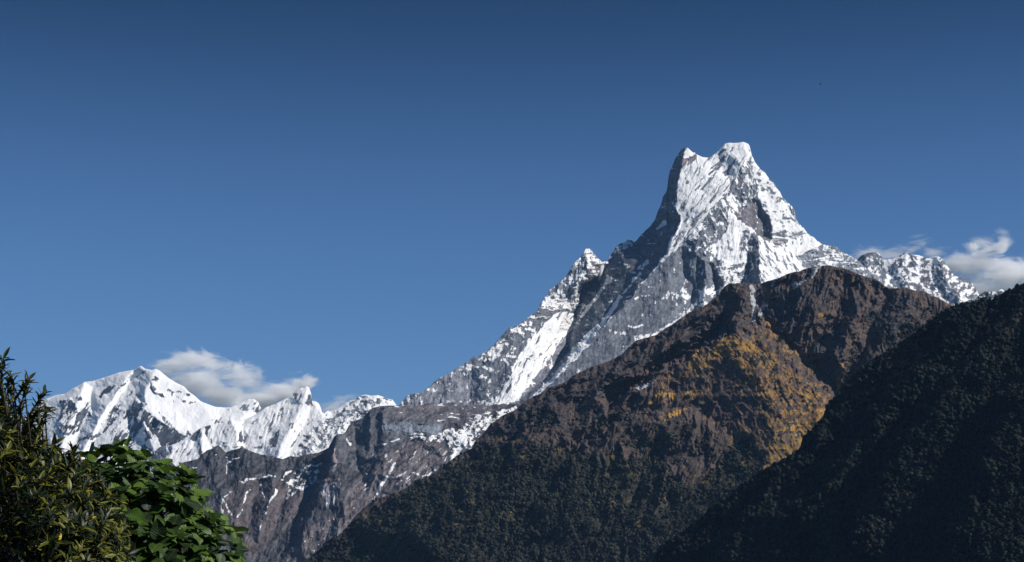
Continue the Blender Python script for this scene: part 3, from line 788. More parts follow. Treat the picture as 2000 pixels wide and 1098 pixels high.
RG_D2 = [poly("1700,512 1743,506 1771,492 1783,498 1768,500 1758,510 1746,515 1736,530 1760,560 1800,575 1860,590 1700,600", 3, cov=.9, rough=.4),
         line("1784,497 1806,502", 4, 1.5, cov=.97), line("1815,503 1833,501.5", 4, 1.5, cov=.98), poly("1762,505 1778,500 1786,506 1782,512 1766,512", 2, cov=.6),
         poly("1745,515 1756,508 1764,520 1756,530 1742,524", 2, cov=.2), line("1826,515 1826,530 1832,545 1846,560 1860,570", 2.5, 1.2, cov=.97),
         poly("1770,540 1795,535 1812,545 1810,560 1790,556", 4, warm=.8, cov=.45), poly("1790,558 1810,556 1806,572 1795,575", 3, cov=.15), poly("1818,562 1848,566 1846,574 1820,570", 2, cov=.15, warm=.4)]
D2 = layer('snow_mountain', 'blocky snow-dusted peak with twin snow caps, right of the brown hill top', 15500.0, SIL_D2, 640.0, LN_D2, RG_D2,
           dict(cov=.40, ang=40, st=.25, tone=.13, warm=.4, rough=1.3, flute=.5, dust=.1), col_alpine, k=.8, amp=7.0, wl0=34, seed=41, ragged=.5, warp=4)
SIL_D1 = P("""1640,552 1654,527 1661.6,517 1667.7,515 1672,511 1677,504 1682,499 1687,497 1694,494.5 1700,493.5 1707,492 1716,494.5 1722,500.5
1726.6,512.5 1730,530 1738.6,539 1748,550 1755,559.4 1760,564 1775,580""")
LN_D1 = [[(1640, 552, 30), (1667, 515, 16), (1682, 499, 4), (1707, 492, 0), (1722, 500, 10), (1729, 530, 20), (1755, 560, 30), (1775, 580, 40)],
         [(1690, 500, 0), (1696, 525, -16), (1715, 550, -30), (1730, 580, -40)], [(1680, 505, 16), (1676, 540, 6), (1690, 570, -10)],
         [(1640, 610, 0), (1700, 610, -40), (1775, 610, 10)]]
D1 = layer('snow_mountain', 'small craggy snow-speckled spur between the brown hill top and the drifting cloud', 13800.0, SIL_D1, 610.0, LN_D1,
           [poly("1654,527 1682,498 1692,505 1684,520 1672,540 1650,545", 2, cov=.12), poly("1722,525 1730,530 1758,562 1745,564 1722,540", 3, cov=.25)],
           dict(cov=.38, ang=125, st=.3, tone=.12, warm=.05, rough=1.3, flute=.5, dust=.1), col_alpine, k=.8, amp=7.0, wl0=34, seed=47, ragged=1.0, warp=4)

# far wooded crest seen in the cloud gap
SIL_G = P("1885,590 1905,582 1917,573 1926,569 1933,570 1940,568.5 1946,570 1952,566.6 1958,563.5 1964,567 1975,575 1999,590")
G = layer('hill', 'small pale wooded crest under the white cloud at far right', 9500.0, SIL_G, 640.0,
          [[(1885, 590, 10), (1940, 569, 0), (1999, 590, 10)], [(1885, 640, -10), (1999, 640, -10)]], [],
          dict(cov=.15, ang=90, st=.2, tone=.10, warm=.1, rough=1.5, flute=.5, dust=.2), col_alpine, amp=6.0, wl0=20, seed=51, ragged=2.5)


# ================================================================== brown hill with golden grass, forest below
def col_hill(U, V, snow, F, iso, st, dn, seed):
    n = fbm(U, V, 5.0, 3, 0.75, seed + 9)
    n2 = fbm(U * 1.6 + V, V - U * .3, 30, 5, 0.6, seed + 13)
    n3 = fbm(U, V, 12, 5, 0.75, seed + 14)
    turf = mixc(rgb(.094, .068, .060), rgb(.054, .045, .044), np.clip(.5 + n2 * 1.5, 0, 1))
    turf = turf * (1 + .35 * n3[..., None])
    gold = mixc(rgb(.48, .27, .055), rgb(.25, .14, .05), np.clip(.5 + 1.6 * n3, 0, 1))
    gold = mixc(gold, rgb(.26, .17, .03), np.clip((V - 800) / 100, 0, 1) * .8)
    olive = mixc(rgb(.040, .040, .024), rgb(.018, .020, .017), np.clip(.5 + 1.5 * n3, 0, 1))
    c = turf
    c = mixc(c, olive, sm(-.05, .05, F['wood'] - .5 + n3 * .9))
    c = mixc(c, gold, .85 * sm(-.20, .26, F['gold'] - .42 + n3 * .7 + .9 * n2 + .25 * st))
    rk = sm(-.05, .08, F['rock'] - .5 + (iso * .45 + n2 * .7 + st * .25) - .10 * dn)
    rock = mixc(rgb(.022, .024, .030), rgb(.075, .072, .075), np.clip(.3 + 2.2 * n, 0, 1))
    c = mixc(c, rock, rk)
    c = mixc(c, rgb(.34, .36, .39), sm(-.05, .05, F['scree'] - .5 + n3 * .6))
    c = mixc(c, rgb(.75, .77, .8), snow * (F['cov'] > .02))
    return c * F['dark'][..., None]


SIL_E = P("""540,1130 580,1102 600,1091 612,1083 627.7,1071 637,1055.6 661.6,1046 677,1031 695,1006 714,991 732,975.5 754,969 785,957 800,948 812,937
821.7,935.5 834,932 855.5,920 866,911 878,901 890,891 908,882 921.5,876 926,865 933.5,856.6 943,848 950,838.5 957.5,829 968,821.7 982,811 1000,804
1012,796.6 1018,790.6 1029,782 1042,773.8 1055,769 1064,763 1072,757 1084,753 1100,748.5 1108,742.5 1118,734 1132,727.5 1144,721.5 1162,713.7
1179,709.5 1195,703 1216,691 1228,678 1240,667 1252,662 1266.6,658.6 1282,654.4 1292,647.8 1300,640.6 1312,634.5 1324,625.5 1336,617.7
1346,610.5 1358,604.5 1372,599.7 1384,592.5 1391.6,584 1402,578 1408.5,568.4 1413,562 1420,556 1426,553 1440,554 1458,553 1467,554 1477,555
1488,553 1500,549 1512,545.7 1524,542 1536,535.5 1548,532 1560,530 1578,523.4 1596,521.6 1608,518.6 1620,518.6 1632,521 1640,523 1652,525
1661.6,528 1671,533 1685.7,539 1699,542.6 1708.5,544 1717,548.6 1724,556 1736,562.4 1746,563 1755.4,562 1766,562.4 1776,563.6 1784,566.6
1795,569 1805,568.4 1812,572.6 1820,577.5 1831,581 1850,592 1880,612 1930,660""")
LN_E = [
    # skyline
    [(540, 1130, 0), (677, 1031, 0), (785, 957, 0), (908, 882, 0), (1000, 804, 0), (1100, 748, 0), (1216, 691, 0), (1300, 641, 0), (1384, 592, 0), (1426, 553, 0),
     (1477, 555, 14), (1560, 530, 8), (1614, 518, 0), (1700, 543, 10), (1746, 563, 20), (1831, 581, 30), (1930, 660, 50)],
    # rim buttress under the first top
    [(1432, 558, -6), (1448, 590, -22), (1452, 620, -32), (1430, 650, -44)],
    # gully above the gold spur
    [(1480, 560, 44), (1478, 590, 36), (1473, 622, 22)],
    [(1415, 600, 6), (1400, 640, 34), (1365, 676, 30), (1310, 708, 26), (1250, 745, 16), (1190, 790, 10)],
    [(1396, 606, -10), (1372, 640, -10), (1330, 668, -12), (1282, 700, -20), (1240, 730, -26)],
    # gold spur
    [(1490, 628, -10), (1452, 640, -40), (1432, 655, -48), (1392, 672, -46), (1342, 703, -44), (1290, 728, -46), (1240, 766, -54), (1180, 806, -66), (1100, 850, -84), (1000, 920, -104), (900, 1000, -120), (840, 1060, -130)],
    [(1432, 655, -48), (1470, 700, -60), (1500, 760, -84), (1510, 830, -110), (1505, 890, -126), (1480, 940, -138)],
    [(1470, 660, -38), (1540, 700, -50), (1580, 750, -64), (1610, 790, -74), (1595, 840, -92)],
    [(1510, 640, 6), (1560, 690, 6), (1620, 740, 8), (1640, 775, 10), (1625, 800, 8)],
    # right-hand spurs
    [(1614, 518, 0), (1600, 560, -14), (1590, 600, -30), (1560, 640, -34), (1540, 660, -24)],
    [(1650, 560, 18), (1640, 620, 6), (1600, 660, 4)],
    [(1700, 545, 8), (1690, 590, -16), (1660, 640, -36), (1640, 690, -44), (1650, 730, -40)],
    [(1730, 575, 30), (1716, 620, 12), (1690, 670, -4), (1670, 710, -10)],
    [(1776, 565, 18), (1766, 610, -12), (1730, 660, -30), (1700, 690, -34)],
    [(1830, 582, 30), (1800, 640, 0), (1930, 700, 20)],
    # lower wooded spurs
    [(1350, 790, -36), (1290, 800, -44), (1200, 812, -42), (1124, 880, -58), (1078, 930, -72), (1040, 990, -90), (1010, 1060, -105)],
    [(1345, 812, -70), (1280, 822, -80), (1205, 834, -86), (1140, 890, -96), (1095, 945, -108), (1060, 1010, -122)],
    [(1290, 900, -70), (1240, 960, -90), (1200, 1040, -112)],
    [(1330, 880, -92), (1300, 950, -112), (1270, 1040, -138)],
    [(1440, 860, -84), (1400, 920, -98), (1360, 980, -116)],
    [(1060, 800, -20), (980, 870, -34), (880, 940, -44), (780, 1010, -60)],
    [(1110, 770, -26), (1060, 820, -44), (1000, 860, -60)],
    [(1180, 740, -16), (1130, 790, -20)], [(1200, 730, -34), (1160, 780, -46)],
    [(1150, 720, -10), (1090, 775, -18), (1050, 800, -20)],
    [(540, 1190, -60), (900, 1190, -150), (1300, 1190, -170), (1500, 1100, -150), (1700, 860, -60), (1930, 780, 20)],
]
RG_E = [
    poly("540,1130 700,990 900,860 1100,740 1300,640 1430,552 1470,600 1440,650 1290,735 1150,830 1000,930 850,1080 850,1200 540,1200", 20, ang=48),
    poly("1470,555 1620,515 1860,590 1700,760 1640,780 1560,690 1480,640", 15, ang=66),
    poly("1290,735 1430,650 1500,640 1600,740 1630,800 1560,880 1500,930 1450,900 1400,800", 18, ang=120, gs=.45),
    poly("1100,840 1290,735 1400,800 1450,900 1400,1000 1300,1100 1000,1200 900,1100", 20, ang=64),
    poly("1270,745 1400,662 1440,648 1500,636 1560,680 1640,765 1620,850 1500,935 1440,880 1360,800 1260,810", 10, gold=.27),
    poly("1426,553 1470,556 1480,600 1474,625 1440,640 1410,640 1396,610 1410,570", 4, rock=.40),
    poly("1404,600 1420,612 1432,640 1420,660 1396,662 1380,640 1300,705 1280,715 1320,680 1370,640", 4, rock=.72, rough=1.3),  # gully shadow painted in with a larger share of dark rock
    poly("1484,600 1500,575 1520,560 1560,572 1582,600 1584,640 1540,650 1510,620 1480,618", 5, rock=.62, rough=1.3),
    poly("1540,552 1600,545 1660,560 1690,590 1676,612 1620,600 1560,585", 5, rock=.55, rough=1.2),
    poly("1585,672 1610,650 1640,640 1656,670 1654,700 1640,715 1600,712", 4, rock=.62, rough=1.3), poly("1690,610 1720,580 1770,574 1790,590 1776,630 1740,660 1716,655", 5, rock=.66, rough=1.3),
    poly("1590,520 1606,518 1560,560 1530,575 1545,550", 5, scree=.45, rock=.1), poly("1614,519 1680,536 1700,560 1650,556 1620,545", 4, rock=.15), line("1600,522 1578,545 1552,560", 5, 3, scree=.6),
    poly("1430,665 1560,700 1600,760 1560,870 1480,900 1420,820 1300,830 1180,850 1080,850 1180,790 1300,750", 8, rock=.40),
    poly("1100,750 1216,692 1300,642 1390,600 1370,640 1280,700 1200,760 1100,830 1000,850 960,830 1000,805", 6, rock=.50, rough=1.2),
    poly("1216,691 1260,660 1300,645 1280,670 1230,690", 3, rock=.1), poly("1060,765 1110,745 1160,722 1150,740 1080,772", 4, rock=.25),
    poly("1395,670 1432,652 1482,664 1522,700 1562,738 1602,770 1620,800 1590,842 1552,892 1530,900 1500,870 1498,820 1482,770 1446,724 1420,702 1386,696", 9, gold=.52),
    poly("1540,770 1590,770 1618,800 1592,842 1552,890 1520,905 1510,860 1530,820 1560,820 1540,790", 9, gold=.56),
    poly("1498,820 1530,830 1540,880 1520,905 1494,925 1470,905 1480,880", 8, gold=.48), poly("1398,662 1440,655 1480,675 1500,690 1460,690 1420,675", 3, gold=.72),
    poly("1350,690 1400,672 1420,700 1360,730 1330,740", 8, gold=.50), poly("1262,784 1290,765 1318,770 1322,778 1290,776 1268,788", 3, gold=.97), poly("1338,762 1350,760 1380,768 1352,776 1340,774", 3, gold=.7),
    poly("1290,816 1304,806 1330,800 1350,796 1320,812 1298,822", 2.5, gold=.97), poly("1180,888 1210,880 1240,940 1220,950", 6, gold=.15, wood=.6), line("1516,624 1530,634 1544,648", 5, 2, gold=.95), line("1498,632 1506,646", 6, 3, gold=.75),
    line("1600,613 1608,620", 5, 2, gold=.85), poly("1136,785 1150,776 1156,786 1140,794", 3, gold=.6), poly("1636,710 1650,708 1652,726 1640,740", 4, gold=.6), poly("1636,740 1646,745 1640,770 1632,762", 4, gold=.55),
    line("1468,560 1472,580 1474,600 1472,626", 8, 3, scree=.95, rock=.1), line("1484,560 1490,580 1494,598 1484,618", 9, 4, scree=.55), line("1514,548 1510,558", 4, 2, scree=.9), poly("1238,758 1280,744 1270,756 1244,768", 3, scree=.65, rock=0),
    poly("540,1130 677,1031 800,952 890,898 960,868 1050,872 1120,880 1200,900 1290,930 1360,950 1440,950 1420,1190 540,1190", 24, wood=.97, rock=.12, rough=1),
    poly("1100,800 1200,790 1300,830 1360,820 1440,900 1300,900 1150,860", 12, wood=.42), poly("960,838 1050,790 1120,800 1060,850 960,870", 10, wood=.45),
    poly("1180,900 1290,880 1340,980 1240,1050 1180,1000", 14, wood=.7, gold=.12), poly("1452,850 1500,900 1470,940 1400,980 1340,1010 1380,930", 6, wood=.9, rock=.05, gold=.1),
    poly("1640,690 1720,640 1800,600 1850,600 1850,700 1640,780", 12, wood=.42), poly("855,918 880,902 926,866 926,880 880,915 850,935", 4, rock=.35, wood=.3),
]
E = layer('hill', 'brown rocky hill with golden grass slopes and dark forest lower down', 6200.0, SIL_E, P("540,1190 1500,1190 1700,900 1930,800"), LN_E, RG_E,
          dict(cov=0, ang=60, st=.3, tone=.1, warm=.5, rough=1.0, flute=.6, dust=0, wood=.05, gold=.04, rock=.24, scree=.02, dark=1.0), col_hill,
          kfun=lambda U, V: -.62 * (V - 518) + .37 * (1600 - U), twarp=18.0, amp=8.0, wl0=70, pers=.60, tscale=1.12, gul=13.0, seed=61, ragged=1.2, warp=9, crest=3.0, grain=12)

# ================================================================== near forested hill, right
SIL_F = P("""1225,1150 1262,1108 1275,1096 1283,1075 1300,1060 1330,1040 1370,1010 1400,984.5 1421,972 1439,954.4 1460,939 1481,924 1499,915 1526,900 1550,885 1563,873
1568,853 1580,842 1592,837 1607,813 1616,790 1628,778 1640,764 1656,744 1671,731 1688.6,713.5 1704,701 1725,690 1746,677 1770,660 1791,648 1809,632
1830,617 1851,602 1869,595 1881,592 1895,590 1911,587 1917,584 1923,581 1935,587 1943,580 1955,575 1964,568 1976,564 1988,558 2000,553 2040,535 2100,515 2160,500 2240,470 2330,455""")
LN_F = [
    [(1225, 1150, 0), (1400, 985, 0), (1550, 885, 0), (1616, 790, 0), (1725, 690, 0), (1851, 602, 0), (1923, 581, 0), (2000, 553, 0), (2040, 535, 0), (2160, 500, 0), (2330, 455, 0)],
    [(1923, 581, 0), (1880, 640, -24), (1830, 690, -34), (1760, 760, -46), (1700, 830, -56), (1640, 920, -66), (1560, 1010, -76)],
    [(1851, 602, 0), (1800, 670, 16), (1740, 740, 14), (1680, 810, 10), (1610, 890, 0), (1530, 970, -10)],
    [(2000, 600, -14), (1940, 665, -50), (1893, 700, -74), (1850, 760, -86), (1780, 850, -96), (1720, 950, -106), (1660, 1060, -116)],
    [(1960, 600, 6), (1900, 680, -10), (1850, 730, -20), (1780, 800, -30), (1720, 880, -40), (1640, 980, -50), (1580, 1060, -60)],
    [(2040, 700, -60), (1980, 780, -100), (1930, 870, -120), (1900, 980, -130), (1860, 1080, -140)],
    [(2000, 700, -40), (1930, 790, -60), (1860, 880, -76), (1800, 990, -86), (1760, 1080, -96)],
    [(1520, 940, -26), (1460, 1010, -40), (1420, 1080, -50)], [(1470, 960, 6), (1410, 1030, 0), (1360, 1090, -8)],
    [(1225, 1200, -10), (1400, 1200, -40), (1600, 1200, -80), (1800, 1200, -120), (2040, 1200, -160)],
    [(2330, 455, 0), (2330, 1200, -220)], [(2160, 500, 0), (2120, 620, -60), (2060, 760, -100)], [(2220, 520, 10), (2200, 700, -30), (2140, 900, -90)], [(2040, 1200, -160), (2330, 1200, -220)],
]


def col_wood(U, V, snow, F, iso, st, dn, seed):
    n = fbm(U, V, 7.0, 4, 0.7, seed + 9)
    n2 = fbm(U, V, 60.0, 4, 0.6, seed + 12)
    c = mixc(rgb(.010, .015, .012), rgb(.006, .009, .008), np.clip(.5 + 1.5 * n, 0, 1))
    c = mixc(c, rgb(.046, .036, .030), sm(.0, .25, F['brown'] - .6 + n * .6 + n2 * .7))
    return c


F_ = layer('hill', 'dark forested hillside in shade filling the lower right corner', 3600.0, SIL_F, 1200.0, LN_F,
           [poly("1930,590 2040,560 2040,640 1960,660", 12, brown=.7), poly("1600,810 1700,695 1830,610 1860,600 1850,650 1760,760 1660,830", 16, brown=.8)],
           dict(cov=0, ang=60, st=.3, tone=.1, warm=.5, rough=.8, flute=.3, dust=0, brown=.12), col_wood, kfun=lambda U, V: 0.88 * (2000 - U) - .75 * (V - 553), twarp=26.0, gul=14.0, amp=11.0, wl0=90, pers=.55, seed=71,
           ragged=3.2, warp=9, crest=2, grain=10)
F_['brown'] = True


# ================================================================== forest canopies (uncountable: one mass per hill)
def ico():
    t = (1 + 5 ** .5) / 2
    v = [(-1, t, 0), (1, t, 0), (-1, -t, 0), (1, -t, 0), (0, -1, t), (0, 1, t), (0, -1, -t), (0, 1, -t), (t, 0, -1), (t, 0, 1), (-t, 0, -1), (-t, 0, 1)]
    f = [(0, 11, 5), (0, 5, 1), (0, 1, 7), (0, 7, 10), (0, 10, 11), (1, 5, 9), (5, 11, 4), (11, 10, 2), (10, 7, 6), (7, 1, 8), (3, 9, 4), (3, 4, 2), (3, 2, 6), (3, 6, 8), (3, 8, 9), (4, 9, 5), (2, 4, 11), (6, 2, 10), (8, 6, 7), (9, 8, 1)]
    v = [Vector(p).normalized() for p in v]
    cache, nf = {}, []

    def mid(a, b):
        key = (min(a, b), max(a, b))
        if key not in cache:
            v.append((v[a] + v[b]).normalized())
            cache[key] = len(v) - 1
        return cache[key]
    for a, b, c in f:
        x, y, z = mid(a, b), mid(b, c), mid(c, a)
        nf += [(a, x, z), (b, y, x), (c, z, y), (x, y, z)]
    return np.array([tuple(p) for p in v]), np.array(nf)


ICO_V, ICO_F = ico()


def forest(L, label, prob, size, seed, palette, spacing):
    rs = np.random.RandomState(seed)
    u, vt, U, V, D, Y0 = L['u'], L['vt'], L['U'], L['V'], L['D'], L['Y0']
    step = u[1] - u[0]
    area_n = int((u[-1] - u[0]) * (V.max() - vt.min()) / spacing ** 2)
    pu = rs.rand(area_n) * (u[-1] - u[0]) + u[0]
    pv = rs.rand(area_n) * (min(V.max(), 1115) - vt.min()) + vt.min()
    ci = np.clip(((pu - u[0]) / step).astype(int), 0, len(u) - 1)
    ok = pv > vt[ci] - .3
    pu, pv, ci = pu[ok], pv[ok], ci[ok]
    colh = V[-1, ci] - V[0, ci]
    ri = np.clip(((pv - V[0, ci]) / colh * (V.shape[0] - 1)).astype(int), 0, V.shape[0] - 1)
    pr = prob(pu, pv, L['F'], ri, ci)
    ok = rs.rand(len(pu)) < pr
    pu, pv, ri, ci = pu[ok], pv[ok], ri[ok], ci[ok]
    Yd = Y0 * (1 + D[ri, ci] / FPX)
    x, z = ray(pu, pv)
    cen = np.stack([x * Yd, Yd, z * Yd + CAM[2]], -1)
    n = len(cen)
    s = size * (0.4 + 1.5 * rs.rand(n) ** 3 + .35 * rs.rand(n)) * Yd / FPX
    M = len(ICO_V)
    jit = 1 + 0.42 * (rs.rand(n, M) - .5)
    vv = ICO_V[None] * jit[..., None] * s[:, None, None] * np.stack([np.ones(n), np.ones(n), 0.8 + .6 * rs.rand(n)], -1)[:, None, :]
    vv = vv + cen[:, None, :] + np.array([0, 0, 1])[None, None] * (s * .15)[:, None, None]
    ff = (ICO_F[None] + (np.arange(n) * M)[:, None, None]).reshape(-1, 3)
    pal = np.array(palette)
    w = rs.rand(n)
    idx = np.searchsorted(np.cumsum(pal[:, 3]) / pal[:, 3].sum(), w)
    c = pal[np.clip(idx, 0, len(pal) - 1), :3] * (0.55 + .9 * rs.rand(n, 1)) * np.clip(1 + 1.1 * fbm(pu, pv, 70, 4, .6, 97), .4, 1.9)[:, None]
    c = np.repeat(c[:, None], M, 1) * (0.8 + .4 * rs.rand(n, M, 1))
    org = np.array([cen[:, 0].mean(), cen[:, 1].mean(), 0])
    o = mesh_obj('forest', vv.reshape(-1, 3) - org, ff, FOREST_MAT, smooth=True, attrs={'albedo': c.reshape(-1, 3).astype(np.float32), 'snow': np.zeros(n * M, np.float32)})
    o.location = org
    tag(o, label, 'forest', kind='stuff')
    print('forest', n)
    return o


FOREST_MAT = terrain_mat('foliage_canopy', grain=3.0, amt=.4)


def pr_e(u, v, F, ri, ci):
    w = F['wood'][ri, ci]
    n = fbm(u, v, 40, 3, .6, 91)
    return np.clip((w - .36) * 1.1 + n * 1.2, 0, 1) * (w > .12)


forest(E, 'dark evergreen forest and scrub covering the lower slopes of the brown hill', pr_e, 2.0, 5,
       [(.013, .018, .014, 6), (.020, .024, .018, 4), (.032, .028, .021, 2.5), (.05, .046, .02, .05)], 2.6)


def pr_f(u, v, F, ri, ci):
    n = fbm(u, v, 50, 3, .6, 95)
    return np.clip(.95 - F['brown'][ri, ci] * .8 + n * .4, .15, 1)


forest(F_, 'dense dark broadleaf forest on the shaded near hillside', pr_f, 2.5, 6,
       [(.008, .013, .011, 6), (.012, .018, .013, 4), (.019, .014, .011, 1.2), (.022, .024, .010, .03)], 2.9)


# ================================================================== valley ground under everything, out to the horizon
def ground():
    rs = [0, 4, 8, 14, 25, 60, 150, 400, 1000, 2500, 6000, 15000, 40000, 90000]
    vs, q = [], []
    n = 72
    for i, r in enumerate(rs):
        for j in range(n):
            a = 2 * math.pi * j / n
            x, y = r * math.cos(a), r * math.sin(a)
            z = 0.06 * math.sin(x * 1.3) * math.cos(y * 1.1) * (r < 30) - (0 if r < 30 else min(40, (r - 30) * .2)) * 1.0
            vs.append((x, y, z))
    for i in range(len(rs) - 1):
        for j in range(n):
            a, b = i * n + j, i * n + (j + 1) % n
            q.append((a, a + n, b + n, b))
    m = simple_mat('meadow', (.05, .06, .025), .95, .6)
    return tag(mesh_obj('ground', vs, q, m), 'grassy valley ground', kind='structure')


ground()


# ================================================================== air and clouds
def haze():
    x0, x1, y0, y1, z0, z1 = -11000.0, 11000.0, -300.0, 18600.0, -45.0, 4700.0
    v = [(x, y, z) for x in (x0, x1) for y in (y0, y1) for z in (z0, z1)]
    q = [(0, 1, 3, 2), (4, 6, 7, 5), (0, 4, 5, 1), (2, 3, 7, 6), (0, 2, 6, 4), (1, 5, 7, 3)]
    m = bpy.data.materials.new('mountain_air')
    m.use_nodes = True
    n, l = m.node_tree.nodes, m.node_tree.links
    n.clear()
    out = n.new('ShaderNodeOutputMaterial')
    pv = n.new('ShaderNodeVolumePrincipled')
    pv.inputs['Color'].default_value = (.30, .56, 1.0, 1)
    pv.inputs['Density'].default_value = HAZE
    pv.inputs['Anisotropy'].default_value = 0.0
    l.new(pv.outputs[0], out.inputs['Volume'])
    o = mesh_obj('haze', v, q, m, smooth=False)
    return tag(o, 'thin blue air between the viewer and the far peaks', 'haze', kind='stuff')


HAZE = 7.5e-6
haze()


def cloud(label, blobs, Yc=19700.0, dens=.016, scale=250.0, thick=260.0, cut=.10, seed=0.0, amp=2.7):
    """blobs: (px u, px v, radius u, radius v, strength) -> soft ellipsoids of drifting cloud, eaten into by noise"""
    pts = [at(b[0], b[1], Yc) for b in blobs]
    px = Yc / FPX
    c = sum(pts, Vector()) / len(pts)
    m = bpy.data.materials.new('cloud_vapour')
    m.use_nodes = True
    n, l = m.node_tree.nodes, m.node_tree.links
    n.clear()
    out = n.new('ShaderNodeOutputMaterial')
    pv = n.new('ShaderNodeVolumePrincipled')
    pv.inputs['Color'].default_value = (1, 1, 1, 1)
    pv.inputs['Anisotropy'].default_value = 0.0
    tcn = n.new('ShaderNodeTexCoord')
    nw = n.new('ShaderNodeTexNoise')
    nw.inputs['Scale'].default_value = 1 / (scale * 1.6)
    nw.inputs['Detail'].default_value = 2.0
    l.new(tcn.outputs['Object'], nw.inputs['Vector'])
    wv = n.new('ShaderNodeVectorMath')
    wv.operation = 'MULTIPLY_ADD'
    l.new(nw.outputs['Color'], wv.inputs[0])
    wv.inputs[1].default_value = (scale * .5,) * 3
    l.new(tcn.outputs['Object'], wv.inputs[2])
    prev = None
    for b, p in zip(blobs, pts):
        q = p - c
        s1 = n.new('ShaderNodeVectorMath')
        s1.operation = 'SUBTRACT'
        l.new(wv.outputs[0], s1.inputs[0])
        s1.inputs[1].default_value = (q.x + scale * .25, q.y + scale * .25, q.z + scale * .25)
        s2 = n.new('ShaderNodeVectorMath')
        s2.operation = 'MULTIPLY'
        l.new(s1.outputs[0], s2.inputs[0])
        s2.inputs[1].default_value = (1 / (b[2] * px), 1 / thick, 1 / (b[3] * px))
        s3 = n.new('ShaderNodeVectorMath')
        s3.operation = 'LENGTH'
        l.new(s2.outputs[0], s3.inputs[0])
        s4 = n.new('ShaderNodeMath')
        s4.operation = 'MULTIPLY_ADD'
        l.new(s3.outputs['Value'], s4.inputs[0])
        s4.inputs[1].default_value = -b[4]
        s4.inputs[2].default_value = b[4]
        if prev:
            mx = n.new('ShaderNodeMath')
            mx.operation = 'SMOOTH_MAX'
            l.new(prev, mx.inputs[0])
            l.new(s4.outputs[0], mx.inputs[1])
            mx.inputs[2].default_value = .15
            prev = mx.outputs[0]
        else:
            prev = s4.outputs[0]
    mp = n.new('ShaderNodeMapping')
    mp.inputs['Location'].default_value = (seed, seed * .7, 0)
    mp.inputs['Rotation'].default_value = (0, math.radians(-28), 0)
    mp.inputs['Scale'].default_value = (.55, 1, 1.35)
    l.new(tcn.outputs['Object'], mp.inputs['Vector'])
    nz = n.new('ShaderNodeTexNoise')
    nz.inputs['Scale'].default_value = 1 / scale
    nz.inputs['Detail'].default_value = 6.0
    nz.inputs['Roughness'].default_value = .72
    nz.inputs['Distortion'].default_value = .9
    l.new(mp.outputs[0], nz.inputs['Vector'])
    a1 = n.new('ShaderNodeMath')
    a1.operation = 'MULTIPLY_ADD'
    l.new(nz.outputs['Fac'], a1.inputs[0])
    a1.inputs[1].default_value = amp * 1.6
    a1.inputs[2].default_value = -amp * .8 - cut
    a2 = n.new('ShaderNodeMath')
    a2.operation = 'ADD'
    l.new(a1.outputs[0], a2.inputs[0])
    l.new(prev, a2.inputs[1])
    mr = n.new('ShaderNodeMapRange')
    mr.inputs['From Min'].default_value = 0.05
    mr.inputs['From Max'].default_value = 0.7
    mr.inputs['To Min'].default_value = 0.0
    mr.inputs['To Max'].default_value = dens
    l.new(a2.outputs[0], mr.inputs['Value'])
    l.new(mr.outputs[0], pv.inputs['Density'])
    l.new(pv.outputs[0], out.inputs['Volume'])
    m.cycles.volume_step_rate = 0.45
    rx = max(abs(p.x - c.x) + b[2] * px * 1.7 for p, b in zip(pts, blobs))
    rz = max(abs(p.z - c.z) + b[3] * px * 1.9 for p, b in zip(pts, blobs))
    v = [(x, y, z) for x in (-rx, rx) for y in (-thick * 1.6, thick * 1.6) for z in (-rz, rz)]
    q = [(0, 1, 3, 2), (4, 6, 7, 5), (0, 4, 5, 1), (2, 3, 7, 6), (0, 2, 6, 4), (1, 5, 7, 3)]
    o = mesh_obj('cloud', v, q, m, smooth=False)
    o.location = c
    return tag(o, label, 'cloud', group='white clouds clinging to the peaks')


cloud('thin grey-white cloud streaming right from the rounded snow massif', [(335, 718, 48, 20, .9), (375, 700, 44, 12, .55), (385, 745, 70, 34, 1), (440, 775, 66, 28, 1), (470, 745, 48, 22, .6), (410, 712, 60, 18, .6)], seed=300, Yc=19600.0)
cloud('bright puffy cloud behind the notched ice point', [(520, 782, 50, 28, 1), (560, 768, 44, 22, 1), (588, 755, 30, 16, .8), (603, 741, 14, 8, .6)], seed=900, dens=.022, Yc=21000.0)
cloud('faint wisp of cloud in the gap right of the notched ice point', [(650, 796, 38, 16, .75), (672, 785, 26, 9, .45)], seed=1500, dens=.008, Yc=22400.0)
cloud('small wisp rising over the snow-speckled spur beside the twin-summit peak', [(1698, 492, 30, 14, .8), (1740, 500, 34, 9, .6), (1790, 484, 26, 7, .45), (1822, 497, 24, 9, .6)], seed=2100, dens=.009, scale=220, Yc=19600.0)
cloud('large white cloud bank piled up at the far right', [(1870, 515, 40, 24, .9), (1915, 515, 56, 34, 1), (1960, 535, 70, 44, 1.1), (2020, 535, 60, 40, 1), (1905, 485, 26, 15, .75), (1953, 482, 15, 24, .75), (1940, 575, 90, 30, 1)], seed=2900, dens=.018, Yc=21000.0)


